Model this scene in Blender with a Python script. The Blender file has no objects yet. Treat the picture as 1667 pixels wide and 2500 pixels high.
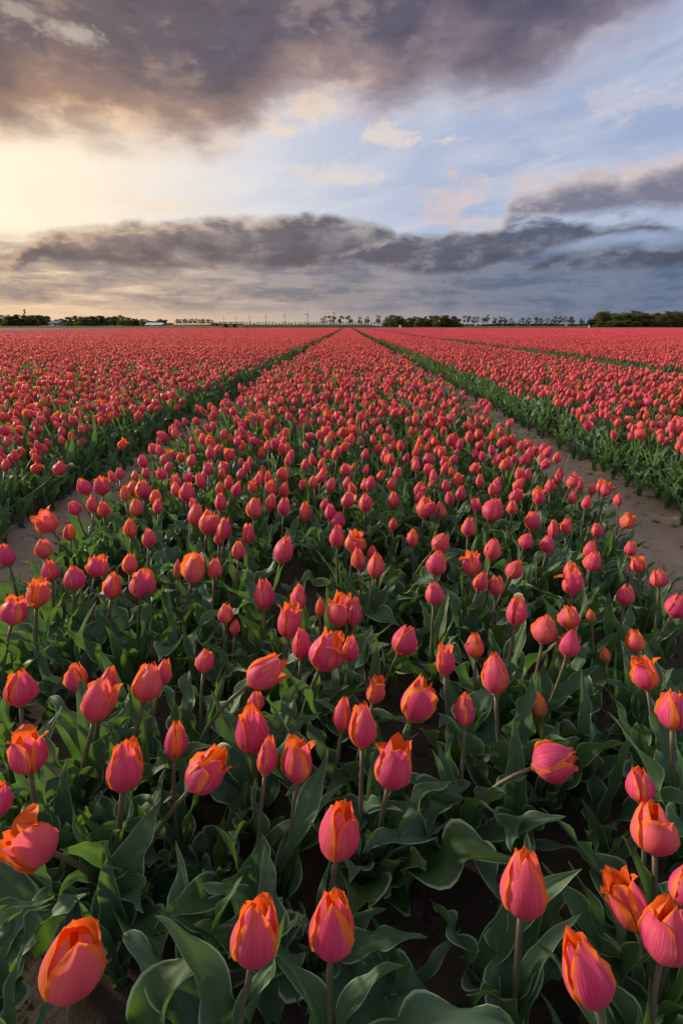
import bpy, bmesh, math, random
import numpy as np
from mathutils import Vector, Matrix, Quaternion

random.seed(7)
rng = np.random.default_rng(7)
S = bpy.context.scene
COL = S.collection
R = math.radians

# ------------------------------------------------------------------ camera
EYE = 0.886
PITCH = R(20.0)
YAW = R(0.65)
FPX = 1250.0                      # focal length in pixels of a 1667 x 2500 frame
cam_data = bpy.data.cameras.new('camera')
cam = bpy.data.objects.new('camera', cam_data)
COL.objects.link(cam)
cam_data.sensor_fit = 'VERTICAL'
cam_data.sensor_height = 36.0
cam_data.lens = 18.0
cam_data.clip_start = 0.02
cam_data.clip_end = 30000.0
cam.location = (0, 0, EYE)
cam.rotation_euler = (R(90) - PITCH, 0, YAW)
S.camera = cam
CM = cam.rotation_euler.to_matrix()


def ray(dx, dy):
    """unit view direction of a point given in 1568 x 2352 picture coordinates"""
    px, py = dx * 1.0631, dy * 1.0631
    return (CM @ Vector(((px - 833.5) / FPX, (1250.0 - py) / FPX, -1.0))).normalized()


def azel(dx, dy):
    d = ray(dx, dy)
    return math.degrees(math.atan2(d.x, d.y)), math.degrees(math.asin(d.z))


def project(p):
    """world point -> 1568 x 2352 picture coordinates and depth"""
    q = CM.transposed() @ (Vector(p) - Vector((0, 0, EYE)))
    return (833.5 + FPX * q.x / -q.z) / 1.0631, (1250 - FPX * q.y / -q.z) / 1.0631, -q.z


# ------------------------------------------------------------------ sun and exposure
SUN_AZ, SUN_EL = -62.0, 13.5
sd = Vector((math.sin(R(SUN_AZ)) * math.cos(R(SUN_EL)), math.cos(R(SUN_AZ)) * math.cos(R(SUN_EL)), math.sin(R(SUN_EL))))
sun_data = bpy.data.lights.new('sun', 'SUN')
sun_data.energy = 4.6
sun_data.angle = R(5.0)
sun_data.color = (1.0, 0.82, 0.62)
sun = bpy.data.objects.new('sun', sun_data)
COL.objects.link(sun)
sun.location = (-60, 40, 30)
sun.rotation_euler = sd.to_track_quat('Z', 'Y').to_euler()

S.view_settings.view_transform = 'Standard'
S.view_settings.look = 'None'
S.view_settings.gamma = 1.0
S.view_settings.exposure = 0.45
S.view_settings.use_curve_mapping = False
S.render.engine = 'CYCLES'
S.cycles.max_bounces = 6
S.cycles.diffuse_bounces = 3
S.cycles.glossy_bounces = 2
S.cycles.transmission_bounces = 4
S.cycles.transparent_max_bounces = 6
S.cycles.use_denoising = True


class NT:
    """small helper that writes shader nodes as expressions"""

    def __init__(self, tree):
        self.t = tree
        tree.nodes.clear()

    def node(self, typ, **kw):
        n = self.t.nodes.new(typ)
        for k, v in kw.items():
            setattr(n, k, v)
        return n

    def put(self, sock, v):
        if isinstance(v, bpy.types.NodeSocket):
            self.t.links.new(v, sock)
        elif v is not None:
            if isinstance(v, (tuple, list)) and sock.type == 'RGBA' and len(v) == 3:
                v = (*v, 1.0)
            sock.default_value = v

    def m(self, op, a, b=None, c=None, clamp=False):
        n = self.node('ShaderNodeMath', operation=op, use_clamp=clamp)
        for i, v in enumerate((a, b, c)):
            if v is not None:
                self.put(n.inputs[i], v)
        return n.outputs[0]

    def add(self, a, b): return self.m('ADD', a, b)
    def sub(self, a, b): return self.m('SUBTRACT', a, b)
    def mul(self, a, b): return self.m('MULTIPLY', a, b)

    def vm(self, op, a, b=None):
        n = self.node('ShaderNodeVectorMath', operation=op)
        self.put(n.inputs[0], a)
        if b is not None:
            if op == 'SCALE':
                self.put(n.inputs['Scale'], b)
            else:
                self.put(n.inputs[1], b)
        return n.outputs['Value'] if op in ('DOT_PRODUCT', 'LENGTH') else n.outputs[0]

    def comb(self, x, y, z):
        n = self.node('ShaderNodeCombineXYZ')
        for i, v in enumerate((x, y, z)):
            self.put(n.inputs[i], v)
        return n.outputs[0]

    def sep(self, v):
        n = self.node('ShaderNodeSeparateXYZ')
        self.put(n.inputs[0], v)
        return n.outputs

    def step(self, x, a, b, lo=0.0, hi=1.0, smooth=True):
        n = self.node('ShaderNodeMapRange', interpolation_type='SMOOTHSTEP' if smooth else 'LINEAR')
        n.clamp = True
        for i, v in enumerate((x, a, b, lo, hi)):
            self.put(n.inputs[i], v)
        return n.outputs[0]

    def noise(self, vec, scale, detail=3, rough=0.5, dist=0.0, dims='3D'):
        n = self.node('ShaderNodeTexNoise', noise_dimensions=dims)
        self.put(n.inputs['Vector'], vec)
        n.inputs['Scale'].default_value = scale
        n.inputs['Detail'].default_value = detail
        n.inputs['Roughness'].default_value = rough
        n.inputs['Distortion'].default_value = dist
        return n.outputs['Fac'], n.outputs['Color']

    def mix(self, f, a, b, blend='MIX'):
        n = self.node('ShaderNodeMix', data_type='RGBA', blend_type=blend)
        n.clamp_factor = True
        self.put(n.inputs[0], f)
        self.put(n.inputs[6], a)
        self.put(n.inputs[7], b)
        return n.outputs[2]

    def curve(self, x, pts, x0, x1, y0, y1):
        """y(x) through pts, x in x0..x1, y in y0..y1"""
        n = self.node('ShaderNodeFloatCurve')
        cu = n.mapping.curves[0]
        pts = sorted(pts)
        q = [((x - x0) / (x1 - x0), (y - y0) / (y1 - y0)) for x, y in pts]
        cu.points[0].location, cu.points[1].location = q[0], q[-1]
        for p in q[1:-1]:
            cu.points.new(*p)
        for p in cu.points:
            p.handle_type = 'AUTO_CLAMPED'
        n.mapping.use_clip = False
        n.mapping.extend = 'HORIZONTAL'
        n.mapping.update()
        xin = self.step(x, x0, x1, 0.0, 1.0, smooth=False)
        self.put(n.inputs['Value'], xin)
        return self.m('MULTIPLY_ADD', n.outputs[0], y1 - y0, y0)

    def ramp(self, x, stops, interp='LINEAR'):
        n = self.node('ShaderNodeValToRGB')
        cr = n.color_ramp
        cr.interpolation = interp
        while len(cr.elements) < len(stops):
            cr.elements.new(0.5)
        for e, (p, c) in zip(cr.elements, stops):
            e.position = p
            e.color = (*c, 1.0) if len(c) == 3 else c
        self.put(n.inputs[0], x)
        return n.outputs[0]


def srgb(r, g, b):
    f = lambda c: (c / 255) / 12.92 if c <= 10 else ((c / 255 + 0.055) / 1.055) ** 2.4
    return (f(r), f(g), f(b))

# ------------------------------------------------------------------ sky
world = bpy.data.worlds.new('World')
S.world = world
world.use_nodes = True
w = NT(world.node_tree)
tc = w.node('ShaderNodeTexCoord')
dirv = w.vm('NORMALIZE', tc.outputs['Generated'])
dx_, dy_, dz_ = w.sep(dirv)
deg = 180 / math.pi
az = w.mul(w.m('ARCTAN2', dx_, dy_), deg)
el = w.mul(w.m('ARCSINE', dz_), deg)
sky = w.node('ShaderNodeTexSky', sky_type='NISHITA')
sky.sun_disc = False
sky.sun_elevation = R(SUN_EL)
sky.sun_rotation = R(SUN_AZ)
sky.air_density = 1.0
sky.dust_density = 1.2
sky.ozone_density = 1.5
SKY_STRENGTH = 0.11

# angle from the sun, 0 at the sun, 1 opposite
cs = w.vm('DOT_PRODUCT', dirv, tuple(sd))
# cloud-deck coordinates: the direction met with a level sheet, so that clouds close up towards the horizon
inv = w.m('DIVIDE', 1.0, w.m('MAXIMUM', w.add(dz_, 0.08), 0.03))
deck = w.comb(w.mul(dx_, inv), w.mul(dy_, inv), 0.0)
# angular coordinates, stretched sideways
ang = w.comb(w.mul(az, 0.045), w.mul(el, 0.11), 0.0)
ang3 = w.vm('MULTIPLY', dirv, (2.2, 2.2, 5.0))
nb, nbc = w.noise(ang3, 2.4, 6, 0.55)
nf, nfc = w.noise(ang3, 7.5, 6, 0.62, 0.2)
ns, _ = w.noise(ang3, 3.6, 3, 0.45)
softn = w.sub(ns, 0.5)
nd, _ = w.noise(deck, 1.15, 7, 0.58, 0.15)
nb2, _ = w.noise(w.vm('ADD', ang3, (sd.x * 0.13, sd.y * 0.10, sd.z * 0.20 - 0.03)), 2.4, 6, 0.55)
nf2, _ = w.noise(w.vm('ADD', ang3, (sd.x * 0.045, sd.y * 0.035, sd.z * 0.07)), 7.5, 6, 0.62, 0.2)
# which side of a billow faces the sun
lit = w.add(w.mul(w.sub(nb, nb2), 2.4), w.mul(w.sub(nf, nf2), 1.5))
nq, _ = w.noise(ang3, 4.6, 4, 0.5, 0.1)
bil = w.sub(w.m('ABSOLUTE', w.mul(w.sub(nq, 0.5), 2.0)), 0.2)      # rounded billows
big = w.sub(nb, 0.5)
fine = w.sub(nf, 0.5)


def curve_px(pts, extra=(), yr=(-5.0, 60.0)):
    q = [azel(*p) for p in pts]
    q = q + list(extra)
    q.sort()
    out = []
    for p in q:
        if not out or p[0] - out[-1][0] > 0.4:
            out.append(p)
    return out


AZ0, AZ1, E0, E1 = -180.0, 180.0, -10.0, 70.0


def edge_curve(pts, extra=()):
    return w.curve(az, curve_px(pts, extra), AZ0, AZ1, E0, E1)


sep_n = w.node('ShaderNodeSeparateColor')
w.put(sep_n.inputs[0], nbc)
wx = w.mul(w.sub(sep_n.outputs[0], 0.5), 1.0)


def band(top, bot, soft, amp_b, amp_f, soft_b=None, billow=0.55):
    """1 inside a cloud layer between two edges in elevation, ragged by noise"""
    off = w.add(w.mul(big, amp_b), w.mul(fine, amp_f))
    mid_ = w.m('MULTIPLY', w.add(top, bot), 0.5)
    puffs = w.mul(bil, w.step(w.sub(el, mid_), -0.6, 0.6, 0.3 * billow, -1.5 * billow))
    e = w.add(w.add(el, off), puffs)
    a = w.step(w.sub(top, e), 0.0, soft)
    b = w.step(w.sub(e, bot), 0.0, soft_b or soft)
    return w.mul(a, b), w.sub(top, e), w.sub(e, bot)


def puff(cx, cy, rx, ry, amp=1.1):
    a0, e0 = azel(cx, cy)
    a1, _ = azel(cx + rx, cy)
    _, e1 = azel(cx, cy - ry)
    u = w.mul(w.sub(az, a0), 1 / (a1 - a0))
    v = w.mul(w.sub(el, e0), 1 / (e1 - e0))
    r = w.m('SQRT', w.add(w.mul(u, u), w.mul(v, v)))
    r = w.add(r, w.add(w.mul(fine, amp * 4.6), w.mul(big, amp * 2.4)))
    return w.step(r, 1.25, 0.15)


# -- the high dark cloud that hangs over the field
m1_bot = edge_curve(
    [(0, 315), (60, 300), (160, 312), (300, 330), (430, 345), (520, 338), (590, 300), (650, 245), (720, 240),
     (800, 252), (870, 262), (930, 250), (1010, 220), (1090, 230), (1180, 230), (1260, 205), (1340, 165),
     (1420, 110), (1500, 70), (1568, 15)],
    [(-180, 30), (-140, 34), (-110, 28), (-80, 21), (-55, 17), (46, 30), (70, 40), (110, 34), (150, 38), (180, 30)])
e1 = w.add(w.add(el, w.mul(bil, 1.3)), w.add(w.mul(softn, 2.2), w.mul(fine, 1.7)))
d1 = w.sub(e1, m1_bot)
m1 = w.step(d1, -1.9, 2.6)
# holes
hole = w.m('MAXIMUM', puff(165, 76, 70, 36), w.mul(puff(35, 22, 80, 26), 0.7))
far_hole = w.mul(w.step(nd, 0.36, 0.52), w.step(el, 29.0, 40.0))  # cloud opened up above the view to let in more fill light
m1 = w.mul(m1, w.sub(1.0, w.m('MAXIMUM', w.mul(hole, 0.38), w.mul(far_hole, 0.95))))
# -- the long low cloud
m2a, m2a_t, m2a_b = band(
    edge_curve([(0, 572), (60, 535), (120, 520), (250, 505), (400, 492), (560, 485), (700, 482), (820, 493), (880, 500), (910, 515), (930, 560)], [(-75, 5.0), (-60, 6.0), (-50, 6.6), (9, 3.0), (20, 1.0), (60, 0)]),
    edge_curve([(0, 632), (100, 612), (250, 622), (400, 632), (530, 622), (700, 630), (860, 610), (930, 565)], [(-75, 4.0), (-60, 3.6), (-50, 4), (9, 5.0), (20, 5.0), (60, 5)]), 1.0, 1.2, 1.3, 0.9)
m2b, m2b_t, m2b_b = band(
    edge_curve([(740, 600), (800, 565), (870, 540), (960, 528), (1100, 525), (1250, 502), (1400, 508), (1520, 500), (1568, 520)], [(-8, 2.5), (-5, 3.0), (44, 7.0), (70, 6), (120, 7), (180, 6), (-180, 6), (-120, 5), (-60, 2.0), (-30, 2.0)]),
    edge_curve([(740, 602), (800, 612), (950, 640), (1060, 642), (1130, 618), (1220, 605), (1300, 570), (1420, 550), (1568, 548)], [(-8, 5), (-5, 5), (44, 4.6), (70, 4), (120, 3), (180, 3), (-180, 3), (-120, 3), (-60, 3), (-30, 5)]), 0.9, 1.1, 1.2, 0.8)
m2c, m2c_t, m2c_b = band(
    edge_curve([(1180, 640), (1270, 580), (1360, 562), (1480, 552), (1568, 555)], [(60, 5), (100, 4), (180, 3), (-180, 3), (0, 1), (12, 2)]),
    edge_curve([(1180, 640), (1290, 632), (1420, 630), (1568, 622)], [(60, 3), (100, 2.5), (180, 2), (-180, 2), (0, 5), (12, 5)]), 0.9, 0.8, 1.1)
m2 = w.m('MAXIMUM', m2a, w.m('MAXIMUM', m2b, m2c))
m2_top = w.m('MAXIMUM', w.mul(m2a, w.step(m2a_t, 1.9, 0.2)), w.m('MAXIMUM', w.mul(m2b, w.step(m2b_t, 1.5, 0.1)), w.mul(m2c, w.step(m2c_t, 1.1, 0.1))))
# -- cumulus on the right
m3, m3_t, m3_b = band(
    edge_curve([(1120, 465), (1170, 428), (1215, 404), (1255, 408), (1300, 376), (1380, 360), (1460, 370), (1510, 356), (1568, 338)], [(9, 6), (13, 6.5), (46, 16), (60, 13), (80, 10), (110, 8), (180, 8)]),
    edge_curve([(1120, 490), (1200, 510), (1350, 510), (1460, 500), (1568, 505)], [(9, 12), (13, 12), (46, 9.0), (60, 10), (80, 10), (110, 10), (180, 12)]), 1.0, 1.4, 1.9, 1.2, 1.5)
p3 = w.m('MAXIMUM', puff(1045, 455, 78, 42), puff(1110, 505, 130, 26))
for q_ in ((1215, 438, 62, 36), (1310, 425, 80, 46), (1420, 420, 95, 48), (1535, 405, 90, 56)):
    p3 = w.m('MAXIMUM', p3, puff(*q_, 0.9))
m3 = w.m('MAXIMUM', m3, w.mul(p3, 0.9))
# -- small cream puffs
pf = w.m('MAXIMUM', puff(725, 262, 75, 48), puff(900, 312, 90, 32))
pf = w.m('MAXIMUM', pf, puff(1015, 322, 55, 24))
pf = w.m('MAXIMUM', pf, puff(660, 300, 60, 30))
pf = w.m('MAXIMUM', pf, w.mul(puff(770, 405, 130, 26), 0.7))
pf = w.m('MAXIMUM', pf, w.mul(puff(1470, 245, 110, 45, 1.4), 0.45))
pf = w.m('MAXIMUM', pf, w.mul(puff(420, 480, 140, 20, 1.4), 0.5))
# -- low grey strata to the horizon
nst, _ = w.noise(w.vm('MULTIPLY', dirv, (2.4, 2.4, 17.0)), 2.6, 7, 0.60)
low = w.mul(w.step(w.add(el, w.mul(big, 1.5)), 8.2, 5.6), w.step(el, 0.4, 2.4, w.step(az, -10.0, 25.0, 0.12, 0.75), 1.0))
m4 = w.mul(low, w.step(w.add(nst, w.mul(w.step(az, -30.0, 25.0), 0.20)), 0.27, 0.50))
# -- thin high veil
nv, _ = w.noise(w.comb(w.mul(az, 0.035), w.add(w.mul(el, 0.16), w.mul(az, -0.03)), 0.0), 2.2, 6, 0.6, 0.4)
veil = w.mul(w.step(nv, 0.36, 0.72), w.step(el, 3.0, 9.0))

# -- colours: warm where the sun is near, slate blue away from it
side = w.step(az, -38.0, 30.0)
away = w.step(w.m('ABSOLUTE', w.sub(az, SUN_AZ)), 10.0, 95.0)
nish = w.vm('SCALE', sky.outputs[0], SKY_STRENGTH)
glow = w.m('POWER', w.step(cs, 0.55, 0.985, smooth=False), 1.6)
glow_c = w.mix(w.step(el, 1.5, 9.0), srgb(255, 205, 150), srgb(255, 228, 186))
low_hz = w.mix(side, srgb(240, 203, 164), srgb(150, 155, 172))
clear = w.mix(0.14, w.ramp(away, [(0.0, srgb(255, 235, 198)), (0.25, srgb(253, 234, 207)), (0.5, srgb(224, 223, 230)), (0.74, srgb(186, 196, 221)), (1.0, srgb(163, 179, 213))]), nish)
clear = w.mix(w.step(el, 7.0, 0.5), clear, low_hz)
clear = w.mix(w.mul(veil, 0.45), clear, w.mix(side, srgb(255, 244, 222), srgb(222, 222, 232)))
clear = w.vm('ADD', clear, w.vm('SCALE', glow_c, w.mul(glow, 0.24)))

c_puff = w.mix(side, srgb(255, 226, 186), srgb(226, 214, 216))
c_core1 = w.mix(side, srgb(108, 96, 101), srgb(86, 85, 106))
c_mid1 = w.mix(side, srgb(166, 132, 112), srgb(130, 122, 138))
c_rim1 = w.mix(side, srgb(250, 200, 144), srgb(182, 174, 188))
t1 = w.add(w.add(d1, w.mul(fine, 4.0)), w.mul(softn, 7.0))
c1 = w.mix(w.step(t1, -1.2, 1.9), c_rim1, c_mid1)
c1 = w.mix(w.step(t1, 1.2, 5.6), c1, c_core1)
c1 = w.mix(w.mul(w.step(w.add(nd, w.mul(fine, 0.35)), 0.48, 0.74), 0.60), c1, c_mid1)
c1 = w.mix(w.mul(w.step(w.add(nd, w.mul(fine, 0.3)), 0.46, 0.30), 0.55), c1, srgb(68, 66, 82))
c1 = w.mix(w.step(lit, 0.02, -0.6), c1, w.vm('SCALE', c1, 0.80))
c1 = w.mix(w.mul(w.step(lit, 0.0, 0.6), 0.42), c1, w.mix(side, srgb(206, 168, 140), srgb(164, 154, 164)))
c_core2 = w.mix(side, srgb(122, 108, 105), srgb(82, 89, 107))
c_top2 = w.mix(side, srgb(214, 182, 148), srgb(150, 152, 166))
c_core2 = w.mix(w.step(w.add(w.mul(softn, 1.6), fine), -0.10, 0.45), c_core2, w.mix(side, srgb(164, 143, 130), srgb(120, 127, 145)))
c2 = w.mix(w.step(w.add(m2_top, w.mul(fine, 1.8)), 0.15, 1.0), c_core2, c_top2)
c2 = w.mix(w.step(lit, 0.02, -0.5), c2, w.vm('SCALE', c2, 0.80))
c2 = w.mix(w.mul(w.step(lit, 0.0, 0.5), 0.36), c2, w.mix(side, srgb(222, 190, 156), srgb(150, 153, 168)))
c3 = w.mix(w.step(w.add(w.mul(m3_t, 0.32), w.add(w.mul(fine, 2.0), w.mul(big, 1.0))), 0.1, 1.0), srgb(212, 198, 198), srgb(122, 121, 140))
c4 = w.mix(side, srgb(146, 133, 129), srgb(80, 99, 127))
c4 = w.mix(w.step(w.add(nst, w.mul(fine, 0.7)), 0.40, 0.64), w.mix(side, srgb(196, 170, 147), srgb(106, 120, 143)), c4)

# bright broken cumulus added out of view, overhead and behind, as fill light
nc, _ = w.noise(dirv, 3.1, 7, 0.55)
rest = w.m('MAXIMUM', w.step(el, 30.0, 40.0), w.step(w.m('ABSOLUTE', az), 48.0, 70.0))
fill_cumulus = w.mul(w.mul(w.step(nc, 0.40, 0.58), rest), w.step(el, 1.0, 9.0))
clear = w.mix(w.mul(fill_cumulus, 0.85), clear, w.mix(w.step(nc, 0.50, 0.72), srgb(236, 228, 222), srgb(190, 189, 200)))
c3 = w.mix(w.mul(w.step(lit, 0.0, 0.5), 0.55), c3, srgb(226, 212, 208))
c4 = w.mix(w.mul(w.step(lit, 0.0, 0.5), 0.40), c4, w.mix(side, srgb(232, 200, 164), srgb(136, 144, 162)))
skyc = w.mix(w.mul(pf, 0.75), clear, c_puff)
skyc = w.mix(w.mul(m4, 0.92), skyc, c4)
skyc = w.mix(w.mul(m3, 0.95), skyc, c3)
skyc = w.mix(w.mul(m2, 0.95), skyc, c2)
skyc = w.mix(w.mul(m1, 0.97), skyc, c1)
below = w.step(el, -0.3, -2.0)
skyc = w.mix(below, skyc, (0.10, 0.09, 0.06))
bg = w.node('ShaderNodeBackground')
w.put(bg.inputs[0], skyc)
bg.inputs[1].default_value = 0.732      # the colours above are as exposed in the picture
ow = w.node('ShaderNodeOutputWorld')
w.t.links.new(bg.outputs[0], ow.inputs[0])
world.cycles.sampling_method = 'MANUAL'
world.cycles.sample_map_resolution = 1024

# ------------------------------------------------------------------ materials
def material(name):
    mt = bpy.data.materials.new(name)
    mt.use_nodes = True
    return mt, NT(mt.node_tree)


def principled(n, color, rough=0.6, spec=0.3, normal=None, **kw):
    p = n.node('ShaderNodeBsdfPrincipled')
    n.put(p.inputs['Base Color'], color)
    n.put(p.inputs['Roughness'], rough)
    n.put(p.inputs['Specular IOR Level'], spec)
    if normal is not None:
        n.put(p.inputs['Normal'], normal)
    for k, v in kw.items():
        n.put(p.inputs[k], v)
    return p.outputs[0]


def finish(n, shader):
    o = n.node('ShaderNodeOutputMaterial')
    n.t.links.new(shader, o.inputs[0])


def mixsh(n, f, a, b):
    s = n.node('ShaderNodeMixShader')
    n.put(s.inputs[0], f)
    n.t.links.new(a, s.inputs[1])
    n.t.links.new(b, s.inputs[2])
    return s.outputs[0]


def bump(n, h, strength=0.4, dist=0.002):
    b = n.node('ShaderNodeBump')
    b.inputs['Strength'].default_value = strength
    b.inputs['Distance'].default_value = dist
    n.put(b.inputs['Height'], h)
    return b.outputs[0]


def attr(n, name, kind='GEOMETRY'):
    a = n.node('ShaderNodeAttribute', attribute_name=name, attribute_type=kind)
    return a


def petal_material(name, own_color):
    """own_color: colouring comes with the object's own colour (things); otherwise from the instance (the mass)"""
    mt, n = material(name)
    uv = attr(n, 'puv').outputs['Vector']
    u, v, pid = n.sep(uv)
    oi = n.node('ShaderNodeObjectInfo')
    if own_color:
        t, g, h = n.sep(oi.outputs['Color'])
    else:
        a = attr(n, 'tint', 'INSTANCER').outputs['Vector']
        t, g, h = n.sep(a)
    wnp = n.node('ShaderNodeTexWhiteNoise', noise_dimensions='2D')
    n.put(wnp.inputs['Vector'], n.comb(n.mul(g, 91.7), pid, 0.0))
    tp = n.add(t, n.mul(n.sub(wnp.outputs['Value'], 0.5), 0.42))
    seed = n.add(n.mul(g, 37.0), n.mul(pid, 5.3))
    st, _ = n.noise(n.comb(n.add(n.mul(u, 12.0), seed), n.mul(v, 0.8), seed), 1.6, 4, 0.6)
    bl, _ = n.noise(n.comb(n.add(u, seed), n.mul(v, 1.6), seed), 1.7, 2, 0.5)
    au = n.m('ABSOLUTE', u)
    e = n.add(n.mul(n.m('POWER', au, 1.5), 0.86), n.mul(n.m('POWER', v, 3.0), 0.42))
    e = n.add(e, n.add(n.mul(n.sub(st, 0.5), 0.75), n.mul(n.sub(bl, 0.5), 0.50)))
    e = n.add(e, n.mul(n.sub(tp, 0.42), 0.85))
    st2 = n.step(st, 0.30, 0.70)
    pink = n.mix(st2, (0.60, 0.040, 0.178), (0.79, 0.138, 0.290))
    rose = n.mix(n.step(h, 0.45, 1.3), pink, (0.82, 0.20, 0.17))
    orange = n.mix(st2, (0.88, 0.18, 0.025), (0.94, 0.30, 0.050))
    rose = n.mix(n.mul(n.step(au, 0.55, 0.05), n.mul(n.step(v, 0.95, 0.35), 0.45)), rose, (0.48, 0.020, 0.115))
    outc = n.mix(n.step(e, 0.55, 0.93), rose, orange)
    outc = n.mix(n.mul(n.step(v, 0.16, 0.0), 0.55), outc, (0.72, 0.36, 0.16))
    # young buds keep some green
    green = n.mul(n.step(t, 0.90, 1.0), n.step(n.add(v, n.mul(n.sub(st, 0.5), 0.7)), 0.95, 0.25))
    outc = n.mix(n.mul(green, 0.7), outc, (0.30, 0.24, 0.10))
    inc = n.mix(n.step(v, 0.1, 0.9), (0.82, 0.30, 0.02), n.mix(st, (0.80, 0.085, 0.012), (0.92, 0.21, 0.022)))
    geo = n.node('ShaderNodeNewGeometry')
    c = n.mix(geo.outputs['Backfacing'], outc, inc)
    tr = n.node('ShaderNodeBsdfTranslucent')
    n.put(tr.inputs[0], n.mix(0.16, c, (0.95, 0.16, 0.05)))
    nb_ = bump(n, n.add(st, n.mul(bl, 0.8)), 0.55, 0.0022)
    p = principled(n, c, 0.46, 0.28, nb_, **{'Sheen Weight': 0.08, 'Sheen Roughness': 0.4})
    finish(n, mixsh(n, 0.45, p, tr.outputs[0]))
    mt.use_backface_culling = False
    return mt


def leaf_material(name, own_color):
    mt, n = material(name)
    uv = attr(n, 'puv').outputs['Vector']
    u, v, pid = n.sep(uv)
    oi = n.node('ShaderNodeObjectInfo')
    rnd = oi.outputs['Random']
    geo = n.node('ShaderNodeNewGeometry')
    seed = n.add(n.mul(rnd, 41.0), n.mul(pid, 3.7))
    vein, _ = n.noise(n.comb(n.add(n.mul(u, 16.0), seed), n.mul(v, 1.2), seed), 1.5, 4, 0.6)
    blot, _ = n.noise(n.comb(n.add(n.mul(u, 1.5), seed), n.mul(v, 4.0), seed), 1.6, 5, 0.65)
    tcn = n.node('ShaderNodeTexCoord')
    dust, _ = n.noise(tcn.outputs['Object'], 60.0, 6, 0.7)
    base = n.mix(blot, (0.033, 0.086, 0.050), (0.066, 0.140, 0.084))
    base = n.mix(n.mul(n.step(vein, 0.35, 0.68), 0.55), base, (0.075, 0.150, 0.085))
    base = n.mix(n.step(rnd, 0.55, 1.0), base, n.mix(blot, (0.026, 0.070, 0.018), (0.050, 0.110, 0.032)))
    # greyish wax and dried soil splashes
    wax = n.mul(n.step(dust, 0.46, 0.72), n.step(blot, 0.35, 0.7))
    base = n.mix(n.mul(wax, 0.40), base, (0.16, 0.215, 0.18))
    spl, _ = n.noise(tcn.outputs['Object'], 260.0, 2, 0.5)
    base = n.mix(n.mul(n.step(spl, 0.70, 0.76), 0.6), base, (0.19, 0.18, 0.14))
    # pale horny margin, yellowing tip
    au = n.m('ABSOLUTE', u)
    rim = n.step(au, 0.89, 0.975)
    base = n.mix(n.mul(rim, 0.85), base, (0.36, 0.48, 0.30))
    tip = n.mul(n.step(n.add(v, n.mul(n.sub(blot, 0.5), 0.12)), 0.955, 1.0), n.step(rnd, 0.2, 0.6))
    base = n.mix(n.mul(tip, 0.8), base, (0.30, 0.24, 0.09))
    foot = n.step(v, 0.14, 0.0)
    base = n.mix(n.mul(foot, 0.55), base, (0.13, 0.19, 0.08))
    under = n.mix(0.5, base, (0.065, 0.125, 0.065))
    c = n.mix(geo.outputs['Backfacing'], base, under)
    tr = n.node('ShaderNodeBsdfTranslucent')
    n.put(tr.inputs[0], n.mix(vein, (0.10, 0.25, 0.022), (0.18, 0.34, 0.04)))
    nb_ = bump(n, n.add(vein, n.mul(dust, 0.5)), 0.35, 0.0015)
    p = principled(n, c, n.step(dust, 0.2, 0.8, 0.42, 0.62), 0.32, nb_)
    finish(n, mixsh(n, 0.27, p, tr.outputs[0]))
    return mt


def stem_material():
    mt, n = material('tulip_stem')
    uv = attr(n, 'puv').outputs['Vector']
    u, v, pid = n.sep(uv)
    tcn = n.node('ShaderNodeTexCoord')
    q, _ = n.noise(tcn.outputs['Object'], 45.0, 4, 0.6)
    c = n.mix(n.step(n.add(v, n.mul(q, 0.4)), 0.55, 1.15), (0.060, 0.115, 0.045), (0.080, 0.055, 0.042))
    c = n.mix(n.mul(q, 0.35), c, (0.13, 0.15, 0.09))
    finish(n, principled(n, c, 0.5, 0.3, bump(n, q, 0.3, 0.001)))
    return mt


def soil_material():
    mt, n = material('field_soil')
    tcn = n.node('ShaderNodeTexCoord')
    P = tcn.outputs['Object']
    a, _ = n.noise(P, 2.3, 6, 0.6)
    b, _ = n.noise(P, 28.0, 8, 0.68)
    g, _ = n.noise(P, 190.0, 5, 0.7)
    vo = n.node('ShaderNodeTexVoronoi')
    n.put(vo.inputs['Vector'], P)
    vo.inputs['Scale'].default_value = 70.0
    c = n.mix(b, (0.105, 0.080, 0.060), (0.34, 0.270, 0.212))
    c = n.mix(n.step(a, 0.3, 0.72), n.mix(0.45, c, (0.15, 0.118, 0.094)), n.mix(0.3, c, (0.38, 0.31, 0.255)))
    c = n.mix(n.mul(n.step(g, 0.52, 0.75), 0.5), c, (0.42, 0.36, 0.305))
    wn = n.node('ShaderNodeTexWhiteNoise')
    n.put(wn.inputs['Vector'], vo.outputs['Position'])
    chip = n.mul(n.step(wn.outputs['Value'], 0.965, 0.97), n.step(vo.outputs['Distance'], 0.22, 0.14))
    c = n.mix(n.mul(chip, 0.8), c, (0.52, 0.49, 0.44))
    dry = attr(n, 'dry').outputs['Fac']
    moist_shaded = n.vm('SCALE', c, n.step(n.add(dry, n.mul(n.sub(a, 0.5), 0.5)), 0.12, 0.7, 0.36, 1.5))  # bed soil darkened for damp and for shade under plants, tracks lightened
    c = moist_shaded
    h = n.add(n.mul(b, 1.0), n.add(n.mul(g, 0.35), n.mul(vo.outputs['Distance'], 0.2)))
    finish(n, principled(n, c, 0.92, 0.12, bump(n, h, 1.0, 0.022)))
    return mt


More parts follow.
